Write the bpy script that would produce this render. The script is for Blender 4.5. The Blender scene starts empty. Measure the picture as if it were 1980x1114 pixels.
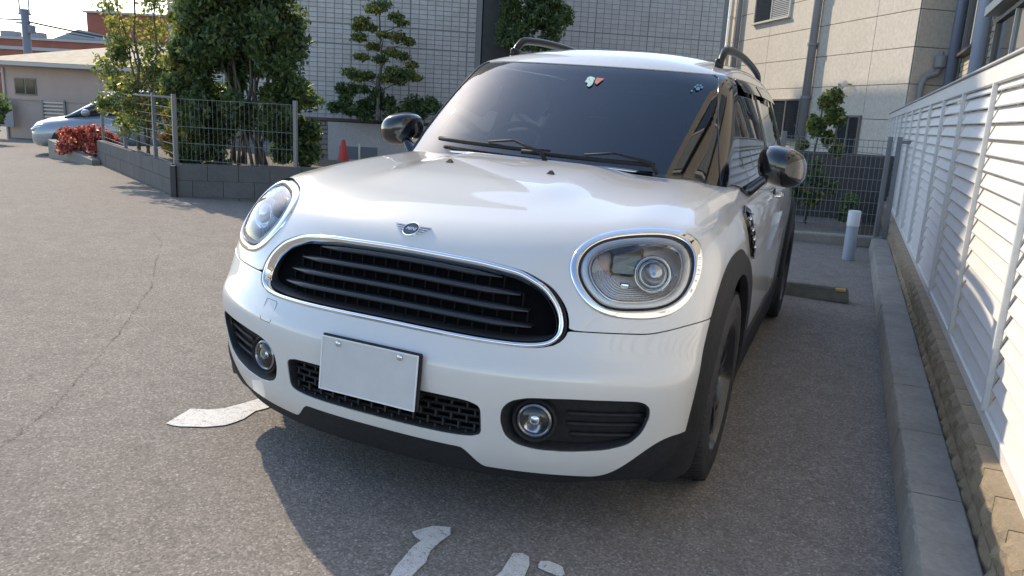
import bpy, math, random
import numpy as np
from mathutils import Matrix, Vector
scene = bpy.context.scene
COL = scene.collection
random.seed(7); rng = np.random.default_rng(7)
# ---------------------------------------------------------------- camera
CAM = [1.18693642, -1.8467735, 1.24727618]; YAW, PIT, ROL, FPX = math.radians(-22.51020383), math.radians(-13.31310103), math.radians(4.55249311), 1509.82198
cf = Vector((math.sin(YAW)*math.cos(PIT), math.cos(YAW)*math.cos(PIT), math.sin(PIT)))
cr = Vector((math.cos(YAW), -math.sin(YAW), 0)); cu = cr.cross(cf)
r2 = cr*math.cos(ROL)+cu*math.sin(ROL); u2 = -cr*math.sin(ROL)+cu*math.cos(ROL)
cam = bpy.data.cameras.new('camera'); cam_o = bpy.data.objects.new('camera', cam); COL.objects.link(cam_o)
cam.sensor_width = 36; cam.lens = FPX/1980*36; cam.clip_end = 2000; cam.clip_start = .05
# the lot under the car falls sideways by 1.5 degrees: LOT maps the car's own frame into the plumb world frame
LOT = Matrix.Translation((.3, 1.8, 0)) @ Matrix(((0.99964394, 0.00239802, 0.02657537, 0), (-0.00240924, 0.99999702, 0.00038891, 0), (-0.02657436, -0.00045279, 0.99964674, 0), (0, 0, 0, 1))) @ Matrix.Translation((-.3, -1.8, 0))
cam_o.matrix_world = LOT @ Matrix(((r2.x, u2.x, -cf.x, CAM[0]), (r2.y, u2.y, -cf.y, CAM[1]), (r2.z, u2.z, -cf.z, CAM[2]), (0, 0, 0, 1)))
scene.camera = cam_o
# ---------------------------------------------------------------- sky and sun
SUN_DIR = Vector((-.693, .4455, .565)).normalized()
elev = math.asin(SUN_DIR.z); azim = math.atan2(SUN_DIR.x, SUN_DIR.y)
world = bpy.data.worlds.new('World'); scene.world = world; world.use_nodes = True
wn = world.node_tree.nodes; wl = world.node_tree.links
sky = wn.new('ShaderNodeTexSky'); sky.sky_type = 'NISHITA'; sky.sun_disc = False
sky.sun_elevation = elev; sky.sun_rotation = azim; sky.air_density = 1.0; sky.dust_density = .5; sky.ozone_density = 1.0
bg = wn['Background']; wl.new(sky.outputs[0], bg.inputs[0]); bg.inputs[1].default_value = .15
sun = bpy.data.lights.new('sun', 'SUN'); sun.energy = 2.45; sun.angle = math.radians(.6); sun.color = (1, .85, .64)
sun_o = bpy.data.objects.new('sun', sun); COL.objects.link(sun_o); sun_o.rotation_euler = SUN_DIR.to_track_quat('Z', 'Y').to_euler()
scene.view_settings.view_transform = 'Standard'; scene.view_settings.look = 'None'
scene.view_settings.exposure = 1.1; scene.view_settings.gamma = 1; scene.view_settings.use_curve_mapping = False
# ---------------------------------------------------------------- helpers
def obj(name, data, parent=None, loc=None, rot=None):
    o = bpy.data.objects.new(name, data); COL.objects.link(o)
    if parent is not None: o.parent = parent
    if loc is not None: o.location = loc
    if rot is not None: o.rotation_euler = rot
    return o
def tag(o, label=None, cat=None, group=None, kind=None):
    if label: o['label'] = label
    if cat: o['category'] = cat
    if group: o['group'] = group
    if kind: o['kind'] = kind
    return o
def thing(name, label, cat, loc=(0, 0, 0), rz=0, group=None):
    return tag(obj(name, None, None, loc, (0, 0, rz)), label, cat, group)
def mesh(V, F, mat=None, smooth=False, normals=None, name='mesh'):
    me = bpy.data.meshes.new(name)
    V = np.asarray(V, float); me.from_pydata(V.tolist(), [], [list(map(int, f)) for f in F] if not isinstance(F, np.ndarray) else F.tolist())
    if mat:
        for m in (mat if isinstance(mat, (list, tuple)) else [mat]): me.materials.append(m)
    if smooth or normals is not None:
        me.polygons.foreach_set('use_smooth', np.ones(len(me.polygons), bool))
    me.update()
    if normals is not None: me.normals_split_custom_set_from_vertices(np.asarray(normals, float).tolist())
    return me
class MB:
    """collects simple shapes and links them as one mesh"""
    def __init__(s): s.V = []; s.F = []; s.n = 0
    def add(s, V, F):
        V = np.asarray(V, float); s.V.append(V); s.F += [[int(i)+s.n for i in f] for f in F]; s.n += len(V); return s
    def box(s, c, d, rz=0, M=None, ch=0):
        hx, hy, hz = d[0]/2, d[1]/2, d[2]/2
        if ch:
            P = []; 
            for z, q in ((-hz, ch), (-hz+ch, 0), (hz-ch, 0), (hz, ch)):
                x, y = hx-q, hy-q
                k = ch if q == 0 else ch*.6
                P += [(-x+k, -y, z), (x-k, -y, z), (x, -y+k, z), (x, y-k, z), (x-k, y, z), (-x+k, y, z), (-x, y-k, z), (-x, -y+k, z)]
            F = [list(range(7, -1, -1)), list(range(24, 32))]
            for r in range(3):
                for i in range(8): F.append([r*8+i, r*8+(i+1) % 8, r*8+8+(i+1) % 8, r*8+8+i])
            P = np.array(P)
        else:
            P = np.array([(x, y, z) for z in (-hz, hz) for y in (-hy, hy) for x in (-hx, hx)])
            F = [(0, 2, 3, 1), (4, 5, 7, 6), (0, 1, 5, 4), (2, 6, 7, 3), (0, 4, 6, 2), (1, 3, 7, 5)]
        if M is not None: P = P@np.asarray(M).T
        if rz:
            a = math.cos(rz); b = math.sin(rz); P = np.stack([P[:, 0]*a-P[:, 1]*b, P[:, 0]*b+P[:, 1]*a, P[:, 2]], -1)
        return s.add(P+np.asarray(c, float), F)
    def tube(s, path, r, n=8, cap=True, closed=False, sq=1.0):
        path = np.asarray(path, float); m = len(path); r = np.broadcast_to(np.asarray(r, float), (m,))
        T = np.gradient(path, axis=0) if not closed else np.roll(path, -1, 0)-np.roll(path, 1, 0)
        T /= np.maximum(np.linalg.norm(T, axis=1, keepdims=True), 1e-9)
        up = np.array([0, 0, 1.]) if abs(T[0][2]) < .9 else np.array([1., 0, 0]); V = []
        a = np.cross(T[0], up); a /= np.linalg.norm(a)
        for i in range(m):
            a = a-T[i]*(a@T[i]); a /= np.linalg.norm(a); b = np.cross(T[i], a)
            for k in range(n):
                t = 2*math.pi*k/n; V.append(path[i]+r[i]*(a*math.cos(t)+b*sq*math.sin(t)))
        F = []
        for i in range(m if closed else m-1):
            for k in range(n): F.append((i*n+k, i*n+(k+1) % n, ((i+1) % m)*n+(k+1) % n, ((i+1) % m)*n+k))
        if cap and not closed: F += [list(range(n-1, -1, -1)), list(range((m-1)*n, m*n))]
        return s.add(V, F)
    def lathe(s, prof, c=(0, 0, 0), n=24, M=None):
        V = []
        for rr, z in prof:
            for k in range(n):
                t = 2*math.pi*k/n; V.append((rr*math.cos(t), rr*math.sin(t), z))
        F = []
        for i in range(len(prof)-1):
            for k in range(n): F.append((i*n+k, i*n+(k+1) % n, (i+1)*n+(k+1) % n, (i+1)*n+k))
        F += [list(range(n-1, -1, -1)), list(range((len(prof)-1)*n, len(prof)*n))]
        V = np.array(V)
        if M is not None: V = V@np.asarray(M).T
        return s.add(V+np.asarray(c, float), F)
    def prism(s, pts, axis, a, b):
        """polygon (2-D) extruded along an axis: 'x' (pts are y,z), 'y' (x,z), 'z' (x,y)"""
        n = len(pts); mk = dict(x=lambda p, q: (q, p[0], p[1]), y=lambda p, q: (p[0], q, p[1]), z=lambda p, q: (p[0], p[1], q))[axis]
        V = [mk(p, a) for p in pts]+[mk(p, b) for p in pts]
        return s.add(V, [list(range(n-1, -1, -1)), list(range(n, 2*n))]+[(i, (i+1) % n, n+(i+1) % n, n+i) for i in range(n)])
    def loft(s, rings, closed=True, cap0=False, cap1=False):
        n = len(rings[0]); V = np.concatenate(rings); F = []
        for i in range(len(rings)-1):
            for k in range(n if closed else n-1): F.append((i*n+k, i*n+(k+1) % n, (i+1)*n+(k+1) % n, (i+1)*n+k))
        if cap0: F.append(list(range(n-1, -1, -1)))
        if cap1: F.append(list(range((len(rings)-1)*n, len(rings)*n)))
        return s.add(V, F)
    def grid(s, G):
        a, b = G.shape[:2]; F = [(i*b+j, i*b+j+1, (i+1)*b+j+1, (i+1)*b+j) for i in range(a-1) for j in range(b-1)]
        return s.add(G.reshape(-1, 3), F)
    def mesh(s, mat=None, smooth=False, M=None, auto=None):
        V = np.concatenate(s.V)
        if M is not None: V = V@np.asarray(M)[:3, :3].T
        me = mesh(V, s.F, mat, smooth)
        if auto: me.set_sharp_from_angle(angle=math.radians(auto))
        return me
    def build(s, name, mat, parent=None, smooth=False, auto=None, loc=None, rot=None):
        return obj(name, s.mesh(mat, smooth or bool(auto), auto=auto), parent, loc, rot)
def fix_normals(o):
    import bmesh
    bm = bmesh.new(); bm.from_mesh(o.data); bmesh.ops.recalc_face_normals(bm, faces=bm.faces); bm.to_mesh(o.data); bm.free(); return o
def bevel(o, w=.004, seg=2, ang=35):
    m = o.modifiers.new('bevel', 'BEVEL'); m.width = w; m.segments = seg; m.limit_method = 'ANGLE'; m.angle_limit = math.radians(ang); return o
# ---------------------------------------------------------------- materials
class NT:
    def __init__(s, name):
        s.m = bpy.data.materials.new(name); s.m.use_nodes = True; s.t = s.m.node_tree; s.p = s.t.nodes['Principled BSDF']; s.out = s.t.nodes['Material Output']
    def n(s, typ, **kw):
        nd = s.t.nodes.new('ShaderNode'+typ)
        for k, v in kw.items():
            if k.startswith('_'): setattr(nd, k[1:], v)
            else:
                key = int(k[1:]) if k[0] == 'i' and k[1:].isdigit() else k.replace('__', ' ')
                if hasattr(v, 'links') or isinstance(v, bpy.types.NodeSocket): s.t.links.new(v, nd.inputs[key])
                else: nd.inputs[key].default_value = v
        return nd
    def link(s, a, b): s.t.links.new(a, b)
    def set(s, **kw):
        for k, v in kw.items():
            k = k.replace('__', ' ')
            if isinstance(v, bpy.types.NodeSocket): s.t.links.new(v, s.p.inputs[k])
            else: s.p.inputs[k].default_value = v
        return s
    def coord(s, kind='Object', scale=(1, 1, 1), rot=(0, 0, 0)):
        tc = s.n('TexCoord'); mp = s.n('Mapping'); s.link(tc.outputs[kind], mp.inputs[0]); mp.inputs['Scale'].default_value = scale; mp.inputs['Rotation'].default_value = rot; return mp.outputs[0]
    def noise(s, vec, scale, detail=4, rough=.55): return s.n('TexNoise', Vector=vec, Scale=scale, Detail=detail, Roughness=rough).outputs[0]
    def ramp(s, fac, stops):
        r = s.n('ValToRGB', Fac=fac); e = r.color_ramp.elements
        while len(e) < len(stops): e.new(.5)
        for i, (p, c) in enumerate(stops): e[i].position = p; e[i].color = (*c, 1) if len(c) == 3 else c
        return r.outputs[0]
    def mix(s, f, a, b, typ='MIX'):
        m = s.n('MixRGB', _blend_type=typ)
        for i, v in enumerate((f, a, b)):
            if isinstance(v, bpy.types.NodeSocket): s.link(v, m.inputs[i])
            else: m.inputs[i].default_value = v if i == 0 else (*v, 1)
        return m.outputs[0]
    def math(s, op, a, b=0):
        m = s.n('Math', _operation=op)
        for i, v in enumerate((a, b)):
            if isinstance(v, bpy.types.NodeSocket): s.link(v, m.inputs[i])
            else: m.inputs[i].default_value = v
        return m.outputs[0]
    def bump(s, h, strength=.3, dist=.01): s.link(s.n('Bump', Height=h, Strength=strength, Distance=dist).outputs[0], s.p.inputs['Normal']); return s
def simple(name, col, rough=.5, metal=0, var=.0, scale=20, bump=0, bscale=None, coat=0, kind='Object', spec=None):
    t = NT(name); c = t.coord(kind)
    if var:
        a = tuple(max(v*(1-var), 0) for v in col); b = tuple(min(v*(1+var), 1) for v in col)
        f = t.noise(c, scale, 5, .6); t.set(Base__Color=t.ramp(f, [(.3, a), (.7, b)]))
    else: t.set(Base__Color=(*col, 1))
    t.set(Roughness=rough, Metallic=metal)
    if coat: t.set(Coat__Weight=coat, Coat__Roughness=.04)
    if spec is not None: t.set(Specular__IOR__Level=spec)
    if bump: t.bump(t.noise(c, bscale or scale*3, 4, .6), bump, .01)
    return t.m
def glass_mat(name, tint, rough=.0, ior=1.5, base=.0, film=0.):
    t = NT(name); t.t.nodes.remove(t.p)
    tr = t.n('BsdfTransparent', Color=(*tint, 1)); gl = t.n('BsdfGlossy', Color=(1, 1, 1, 1), Roughness=rough); fr = t.n('Fresnel', IOR=ior)
    fac = fr.outputs[0] if not base else t.math('ADD', fr.outputs[0], base)
    mx = t.n('MixShader', Fac=fac); t.link(tr.outputs[0], mx.inputs[1]); t.link(gl.outputs[0], mx.inputs[2]); o = mx
    if film:   # thin film of dust on the glass
        d1 = t.n('BsdfGlossy', Color=(1, 1, 1, 1), Roughness=.42); c = t.coord('Object'); f = t.math('MULTIPLY', t.noise(c, 5, 6, .65), film*2); o = t.n('MixShader', Fac=f); t.link(mx.outputs[0], o.inputs[1]); t.link(d1.outputs[0], o.inputs[2])
    t.link(o.outputs[0], t.out.inputs[0]); return t.m

# ---------------------------------------------------------------- car body as a smooth field
def spline(xs, ys):
    xs = np.array(xs, float); ys = np.array(ys, float); n = len(xs)
    h = np.diff(xs); A = np.zeros((n, n)); b = np.zeros(n); A[0, 0] = A[-1, -1] = 1
    for i in range(1, n-1):
        A[i, i-1] = h[i-1]; A[i, i] = 2*(h[i-1]+h[i]); A[i, i+1] = h[i]
        b[i] = 6*((ys[i+1]-ys[i])/h[i]-(ys[i]-ys[i-1])/h[i-1])
    m = np.linalg.solve(A, b)
    def f(x):
        x = np.clip(x, xs[0], xs[-1]); i = np.clip(np.searchsorted(xs, x)-1, 0, n-2)
        t = x-xs[i]; hh = h[i]
        return ys[i]+t*((ys[i+1]-ys[i])/hh-hh*(2*m[i]+m[i+1])/6)+t*t*m[i]/2+t**3*(m[i+1]-m[i])/(6*hh)
    X_s = np.linspace(xs[0], xs[-1], 3000); Y_s = f(X_s)
    return lambda x: np.interp(x, X_s, Y_s)
def smax(a, b, k):
    h = np.maximum(k-np.abs(a-b), 0)/k
    return np.maximum(a, b)+h*h*k*.25
def sst(a, b, t):
    t = np.clip((t-a)/(b-a), 0, 1); return t*t*(3-2*t)
yc = spline([.10, .18, .24, .32, .42, .49, .53, .56, .60, .70, .78, .84, .90, 1.0, 1.1], [.12, .08, .05, .028, .008, .0, .008, .028, .048, .088, .125, .155, .20, .31, .45])
zc = spline([0, .1, .2, .3, .45, .65, .9, 1.2, 1.4, 1.6], [.70, .80, .865, .905, .945, .978, 1.005, 1.022, 1.03, 1.035])
sz = spline([.0, .2, .3, .45, .65, .8, .9, 1.0, 1.1], [.84, .862, .876, .884, .886, .874, .853, .824, .79])
def yfront(x, z):
    return yc(z)+.215*np.abs(x/.76)**2.6
def zhood(x, y):
    ax = np.abs(x)
    dome = .016*(1-sst(.25, .42, ax+.10*sst(.9, 1.5, y)*0))*sst(.38, .62, y-.25*ax*ax)
    cre = .010*np.exp(-((ax-.62)/.09)**2)*sst(.3, .6, y)
    return zc(y)-.062*(ax/.8)**2.6+dome+cre
def xside(y, z):
    return sz(z)-.012*(1-sst(.1, .9, y))-.05*sst(3.2, 4.3, y)
def Fbody(P):
    x, y, z = P[..., 0], P[..., 1], P[..., 2]; ax = np.abs(x)
    ff = yfront(x, z)-y; fh = z-zhood(x, y); fs = ax-xside(y, z); fr = y-(4.28-.30*(ax/.85)**4-.10*np.abs(z-.6))
    k = .07+.12*(ax/.75)**2
    f = smax(ff, fh, k); f = smax(f, fs, .11)
    return smax(f, fr, .15)
sb = spline([1.2, 1.38, 1.6, 2.0, 2.6, 3.4, 4.0, 4.4], [.685, .715, .75, .79, .80, .785, .74, .69])
zrc = spline([1.6, 1.75, 1.9, 2.2, 2.6, 3.2, 3.8, 4.3], [1.445, 1.484, 1.512, 1.550, 1.568, 1.556, 1.505, 1.43])
def yscreen(x, z): return 1.15+.13*(np.abs(x)/.71)**2+.10*(np.abs(x)/.71)**4+1.2*(z-1.03)+.25*(z-1.03)**2
def Fcab(P):
    x, y, z = P[..., 0], P[..., 1], P[..., 2]; ax = np.abs(x)
    fw = (yscreen(x, z)-y)*.62; fr = z-(zrc(y)-.068*(ax/.6)**2.6); fs = ax-(sb(y)-.30*(z-1.03)-.15*(z-1.03)**2)
    fb = (y-(4.12-.5*(z-1.03)-.25*(ax/.75)**3))*.9
    f = smax(fw, fr, .05); f = smax(f, fs, .05)
    return smax(f, fb, .12)
def grad(F, P, e=2e-4):
    g = np.stack([F(P+np.eye(3)[i]*e)-F(P-np.eye(3)[i]*e) for i in range(3)], -1)
    return g/np.maximum(np.linalg.norm(g, axis=-1, keepdims=True), 1e-9)
def rayhit(F, O, D, t0, t1, n=60):
    """first crossing outside->inside along O+tD between t0 and t1 (vectorised)"""
    O = np.broadcast_to(O, D.shape); ts = np.linspace(t0, t1, n)
    v = np.stack([F(O+D*t) for t in ts], -1); s = (v[..., 1:] <= 0) & (v[..., :-1] > 0)
    hit = s.any(-1); i = s.argmax(-1); a = ts[i]; b = ts[i+1]
    for _ in range(30):
        m = (a+b)/2; inside = F(O+D*m[..., None]) <= 0
        b = np.where(inside, m, b); a = np.where(inside, a, m)
    return O+D*((a+b)/2)[..., None], hit
def bis(F, O, D, t1, n=22):
    """surface on a segment that starts outside and ends inside"""
    a = np.zeros(O.shape[:-1]); b = np.full(O.shape[:-1], float(t1))
    for _ in range(n):
        m = (a+b)/2; ins = F(O+D*m[..., None]) <= 0; b = np.where(ins, m, b); a = np.where(ins, a, m)
    return O+D*((a+b)/2)[..., None]
def surf_xz(F, x, z): return bis(F, np.stack([x, np.full_like(x, -.3), z], -1), np.array([0, 1., 0]), 1.45)
def surf_yz(F, y, z, sgn=1.): return bis(F, np.stack([np.full_like(y, 1.3*sgn), y, z], -1), np.array([-sgn, 0, 0.]), 1.0)
def surf_xy(F, x, y, top=1.8): return bis(F, np.stack([x, y, np.full_like(x, top)], -1), np.array([0, 0, -1.]), 1.25)
# ================================================================ THE PLACE (world frame: z is plumb; the lot under the car falls 1.5 degrees sideways)
def softp(v): return np.log1p(np.exp(np.clip(v, -30, 30)))
def H(x, y):
    """height of the ground"""
    u = (x-.3)*-.99989-(y-1.8)*.01463; return .0265876*3.2*np.tanh(u/3.2)-.022*softp(-.85*x+.53*y-5)
def W(x, y, z=0): return (x, y, float(H(x, y))+z)
# ---------------------------------------------------------------- setting materials
def asphalt_mat():
    t = NT('asphalt'); c = t.coord('Object')
    v = t.n('TexVoronoi', Vector=c, Scale=150.0); v2 = t.n('TexVoronoi', Vector=c, Scale=95.0)
    big = t.noise(c, .7, 5, .6); mid = t.noise(c, 9, 5, .65); fine = t.noise(c, 130, 4, .7); fine2 = t.noise(c, 55, 4, .75)
    base = t.ramp(v.outputs['Color'], [(.0, (.145, .129, .112)), (.55, (.232, .208, .183)), (.86, (.305, .277, .247)), (1.0, (.48, .45, .41))])
    spark = t.math('GREATER_THAN', t.n('SeparateXYZ', Vector=v2.outputs['Color']).outputs[0], .88)
    near = t.math('LESS_THAN', v2.outputs['Distance'], .33)
    base = t.mix(t.math('MULTIPLY', spark, near), base, (.37, .35, .32))
    base = t.mix(t.ramp(big, [(.3, (.25, .25, .25)), (.7, (0, 0, 0))]), base, (.165, .15, .136))
    base = t.mix(.85, base, t.ramp(t.math('ADD', t.math('MULTIPLY', mid, .35), t.math('MULTIPLY', t.math('ADD', fine, fine2), .325)), [(.36, (.78, .78, .78)), (.5, (1.05, 1.05, 1.05)), (.66, (1.36, 1.35, 1.32))]), 'MULTIPLY')
    t.set(Base__Color=base, Roughness=t.ramp(fine, [(.3, (.85, .85, .85)), (.7, (.97, .97, .97))]), Specular__IOR__Level=.12)
    h = t.math('ADD', t.math('MULTIPLY', v.outputs['Distance'], -.6), t.math('ADD', t.math('MULTIPLY', fine, .8), t.math('MULTIPLY', fine2, .7)))
    t.bump(h, .5, .004); return t.m
ASPH = asphalt_mat()
def concrete(name, a, b, scale=3, bump=.25, rough=.88, spots=True):
    t = NT(name); c = t.coord('Object'); n1 = t.noise(c, scale, 6, .65); n2 = t.noise(c, scale*12, 5, .7); n3 = t.noise(c, scale*60, 3, .6)
    col = t.ramp(n1, [(.25, a), (.75, b)]); col = t.mix(.5, col, t.ramp(n2, [(.3, (.7, .7, .7)), (.7, (1.25, 1.25, 1.25))]), 'MULTIPLY')
    t.set(Base__Color=col, Roughness=rough); t.bump(t.math('ADD', n2, t.math('MULTIPLY', n3, .5)), bump, .008); return t.m
KERBM = concrete('kerb_concrete', (.235, .215, .185), (.36, .335, .295), 4)
BLOCKM = concrete('split_block', (.26, .20, .13), (.44, .35, .24), 7, .8)
WALLM = concrete('dark_block', (.085, .080, .078), (.125, .118, .115), 2.5, .3)
SOIL = concrete('soil', (.05, .035, .022), (.10, .075, .05), 6, .6)
CREAM = concrete('cream_render', (.64, .57, .475), (.70, .635, .54), 1.2, .12)
CREAM2 = concrete('cream_brick', (.44, .38, .29), (.54, .47, .37), 3, .2)
JOINT = simple('joint_sealant', (.20, .18, .15), .8)
TILE = [concrete('grey_tile_%s' % k, tuple(v*f for v in (.50, .475, .445)), tuple(v*f for v in (.60, .575, .545)), 5, .05, .55) for k, f in (('light', 1.0), ('mid', .9), ('warm', .96))]
TJOINT = simple('tile_joint', (.27, .265, .26), .9)
DARKT = simple('dark_cladding', (.055, .05, .052), .6, var=.2, scale=6)
def slatmat():
    t = NT('fence_white'); c = t.coord('Object'); n = t.noise(c, 2.2, 5, .6); m = t.noise(t.coord('Object', (1, 3, 30)), 3, 4, .6)
    col = t.ramp(n, [(.3, (.70, .685, .655)), (.7, (.76, .745, .72))]); col = t.mix(.35, col, t.ramp(m, [(.35, (.86, .85, .82)), (.6, (1.03, 1.03, 1.03))]), 'MULTIPLY')
    t.set(Base__Color=col, Roughness=.42); return t.m
FENCEW = slatmat()
MESHG = simple('mesh_grey', (.22, .225, .23), .5, metal=.2)
ALU = simple('grey_aluminium', (.21, .212, .22), .5, metal=.2)
PIPE = simple('grey_pipe', (.25, .25, .26), .5); PIPEB = simple('blue_grey_pipe', (.16, .18, .24), .45); PIPEL = simple('pale_blue_pipe', (.36, .41, .50), .45)
WINF = simple('window_frame', (.22, .2, .17), .5); WINL = simple('window_frame_light', (.62, .58, .50), .5)
PANE = NT('window_pane').set(Base__Color=(.018, .022, .026, 1), Roughness=.06, Coat__Weight=.4).m
BLIND = simple('blind_slats', (.42, .44, .46), .6)
PAINTW = NT('road_paint'); _c = PAINTW.coord('Object'); _n = PAINTW.noise(_c, 40, 5, .7); _n2 = PAINTW.noise(_c, 160, 4, .7)
PAINTW.set(Base__Color=PAINTW.ramp(PAINTW.math('ADD', PAINTW.math('MULTIPLY', _n, .5), PAINTW.math('MULTIPLY', _n2, .5)), [(.36, (.20, .19, .17)), (.43, (.52, .505, .47)), (.50, (.64, .625, .59)), (.7, (.70, .685, .65))]), Roughness=.8).bump(_n2, .5, .004); PAINTW = PAINTW.m
# ---------------------------------------------------------------- ground sheet
def axis(lo, hi, n0, n1, step): 
    a = [-400, -200, -120, -80, -60]; return np.array(sorted(set([v for v in a if v < lo]+list(np.arange(lo, hi, step))+[hi]+[v for v in (60, 80, 120, 200, 400) if v > hi])))
gx = axis(-45, 15, 0, 0, .5); gy = axis(-8, 45, 0, 0, .5)
fx = np.unique(np.round(np.concatenate([gx, np.arange(-4, 4, .1)]), 3)); fy = np.unique(np.round(gy, 3))
X_, Y_ = np.meshgrid(fx, fy, indexing='ij'); Z_ = H(X_, Y_); far = np.maximum(np.hypot(X_, Y_)-45, 0)
Z_ = np.where(far > 0, np.maximum(Z_, -1.6), Z_)
gm = MB(); gm.grid(np.stack([X_, Y_, Z_], -1)); gr_ = gm.build('ground', ASPH, None, True); tag(gr_, 'grey sunlit asphalt of the parking lot and lane', kind='structure')
def sheet(name, pts, mat, dz=.004, jitter=.004, sub=.03, th=.0):
    """painted marking: slightly ragged polygon lying on the ground"""
    import bmesh
    P = []
    for i in range(len(pts)):
        a, b = np.array(pts[i]), np.array(pts[(i+1) % len(pts)]); k = max(1, int(np.linalg.norm(b-a)/sub))
        for j in range(k): P.append(a+(b-a)*j/k)
    P = np.array(P); P += rng.normal(0, jitter, P.shape)
    bm = bmesh.new(); vs = [bm.verts.new((p[0], p[1], 0)) for p in P]; bm.faces.new(vs); bmesh.ops.triangulate(bm, faces=bm.faces)
    for v in bm.verts: v.co.z = float(H(v.co.x, v.co.y))+dz
    me = bpy.data.meshes.new(name); bm.to_mesh(me); bm.free(); me.materials.append(mat); o = obj(name, me); fz = [p.normal.z for p in me.polygons]
    if fz and sum(fz) < 0: me.flip_normals()
    return o
def arc(cx, cy, r0, r1, a0, a1, n=18):
    a = np.radians(np.linspace(a0, a1, n)); return [(cx+r1*math.cos(t), cy+r1*math.sin(t)) for t in a]+[(cx+r0*math.cos(t), cy+r0*math.sin(t)) for t in a[::-1]]
mk = sheet('parking_number', [(-.975, .145), (-.985, .20), (-1.005, .295), (-.945, .325), (-.905, .365), (-.88, .44), (-.86, .53), (-.80, .62), (-.66, .62), (-.70, .52), (-.765, .49), (-.79, .41), (-.775, .33), (-.79, .25), (-.84, .195), (-.91, .155)], PAINTW, jitter=.002)
tag(mk, 'curved white painted stroke on sunlit asphalt left of the car bumper', 'road marking', 'white paint strokes of the bay number')
mk = sheet('parking_number', [(.178, -.035), (.19, -.005), (.215, .028), (.262, .042), (.282, .01), (.272, -.035), (.272, -.09), (.285, -.15), (.29, -.25), (.30, -.34), (.235, -.36), (.235, -.25), (.225, -.17), (.215, -.10), (.222, -.06), (.2, -.048)], PAINTW, jitter=.003)
tag(mk, 'white painted number one on asphalt in the car shadow', 'road marking', 'white paint strokes of the bay number')
mk = sheet('parking_number', [(.482, .015), (.51, .026), (.532, .018), (.545, -.02), (.55, -.07), (.545, -.15), (.56, -.24), (.60, -.30), (.66, -.32), (.66, -.37), (.58, -.37), (.51, -.32), (.48, -.24), (.475, -.15), (.49, -.08), (.478, -.03)], PAINTW, jitter=.003)
tag(mk, 'white painted stroke right of the number one at the bottom edge', 'road marking', 'white paint strokes of the bay number')
mk = sheet('parking_number', [(.562, .0), (.563, .02), (.582, .032), (.628, .022), (.642, -.005), (.636, -.028), (.60, -.024), (.568, -.018)], PAINTW, jitter=.002, sub=.015)
tag(mk, 'short white painted dab, rightmost of the markings in front of the car', 'road marking', 'white paint strokes of the bay number')
ck = [(-1.27, -.28), (-1.3, -.2), (-1.35, -.11), (-1.4, -.02), (-1.43, .04), (-1.57, .23), (-1.67, .37), (-1.82, .58), (-1.97, .78), (-2.17, 1.03), (-2.41, 1.33), (-2.66, 1.63), (-3.0, 1.96), (-3.71, 2.68), (-4.2, 3.05)]
ck = np.array([(-1.15, -.6)]+ck); L_ = np.linspace(0, len(ck)-1, 260); cx_ = np.interp(L_, range(len(ck)), ck[:, 0])+rng.normal(0, .006, 260); cy_ = np.interp(L_, range(len(ck)), ck[:, 1])+rng.normal(0, .006, 260)
w_ = (.0005+.0022*np.abs(np.sin(L_*2.3))*rng.random(260))*(rng.random(260) > .18); lo_ = np.stack([cx_-w_, cy_, H(cx_, cy_)+.0035], -1); hi_ = np.stack([cx_+w_, cy_+w_, H(cx_, cy_)+.0035], -1)
m = MB(); m.grid(np.stack([hi_, lo_], 0)); tag(m.build('asphalt_crack', simple('crack_dark', (.06, .056, .052), .95)), kind='structure')
# ---------------------------------------------------------------- kerb, block wall, louvred fence
kb = obj('kerb', None, None, (0, 0, 0)); tag(kb, kind='structure')
ylist = [-1.6, -.99, -.39, .21, .81, 1.41, 2.01, 2.61, 3.21, 3.81, 4.41, 5.01, 5.61, 6.21, 6.81, 7.35]
for a, b in zip(ylist[:-1], ylist[1:]):
    m = MB(); n = 26; rows = []
    for y in np.linspace(a+.002, b-.002, n):
        z0 = H(1.52, y); j = rng.normal(0, .0012, 3)
        jag = (.012*abs((y*14) % 1-.5)*2-.006) if y < 3.6 else 0
        rows.append([(1.512, y, z0-.08), (1.513, y, z0+.02), (1.524+j[0]-jag*.6, y, .088+j[1]), (1.531+j[0], y, .0965), (1.60, y, .098+j[2]*.5), (1.676, y, .0965), (1.683, y, .089), (1.683, y, -.1)])
    m.grid(np.array(rows)[:, ::-1]); m.F += []
    fix_normals(m.build('kerb_stone', KERBM, kb, auto=35))
bw = thing('retaining_wall', 'low tan split-face block wall carrying the white louvred fence', 'wall', (1.70, -1, 0))
def rock(m, x0, y0, y1, z0, z1):
    a, b = 5, 6; ys = np.linspace(y0, y1, b); zs = np.linspace(z0, z1, a); G = []
    for i, z in enumerate(zs):
        row = []
        for j, y in enumerate(ys):
            e = min(i, a-1-i, j, b-1-j); row.append((x0-(.004 if e == 0 else .010+.013*rng.random())+.002*rng.random(), y, z))
        G.append(row)
    G = np.array(G); m.grid(G[:, ::-1])
    T = np.stack([G[-1], G[-1]*[0, 1, 1]+[x0+.055, 0, 0]], 0); m.grid(T[:, ::-1]); 
    for k in (0, -1):
        S = np.stack([G[:, k], G[:, k]*[0, 1, 1]+[x0+.055, 0, 0]], 0); m.grid(S if k else S[::-1])
protos = []
for k in range(6):
    m = MB(); rock(m, 0, .0035, .1965, -.13, .0); protos.append(m.mesh(BLOCKM))
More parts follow.
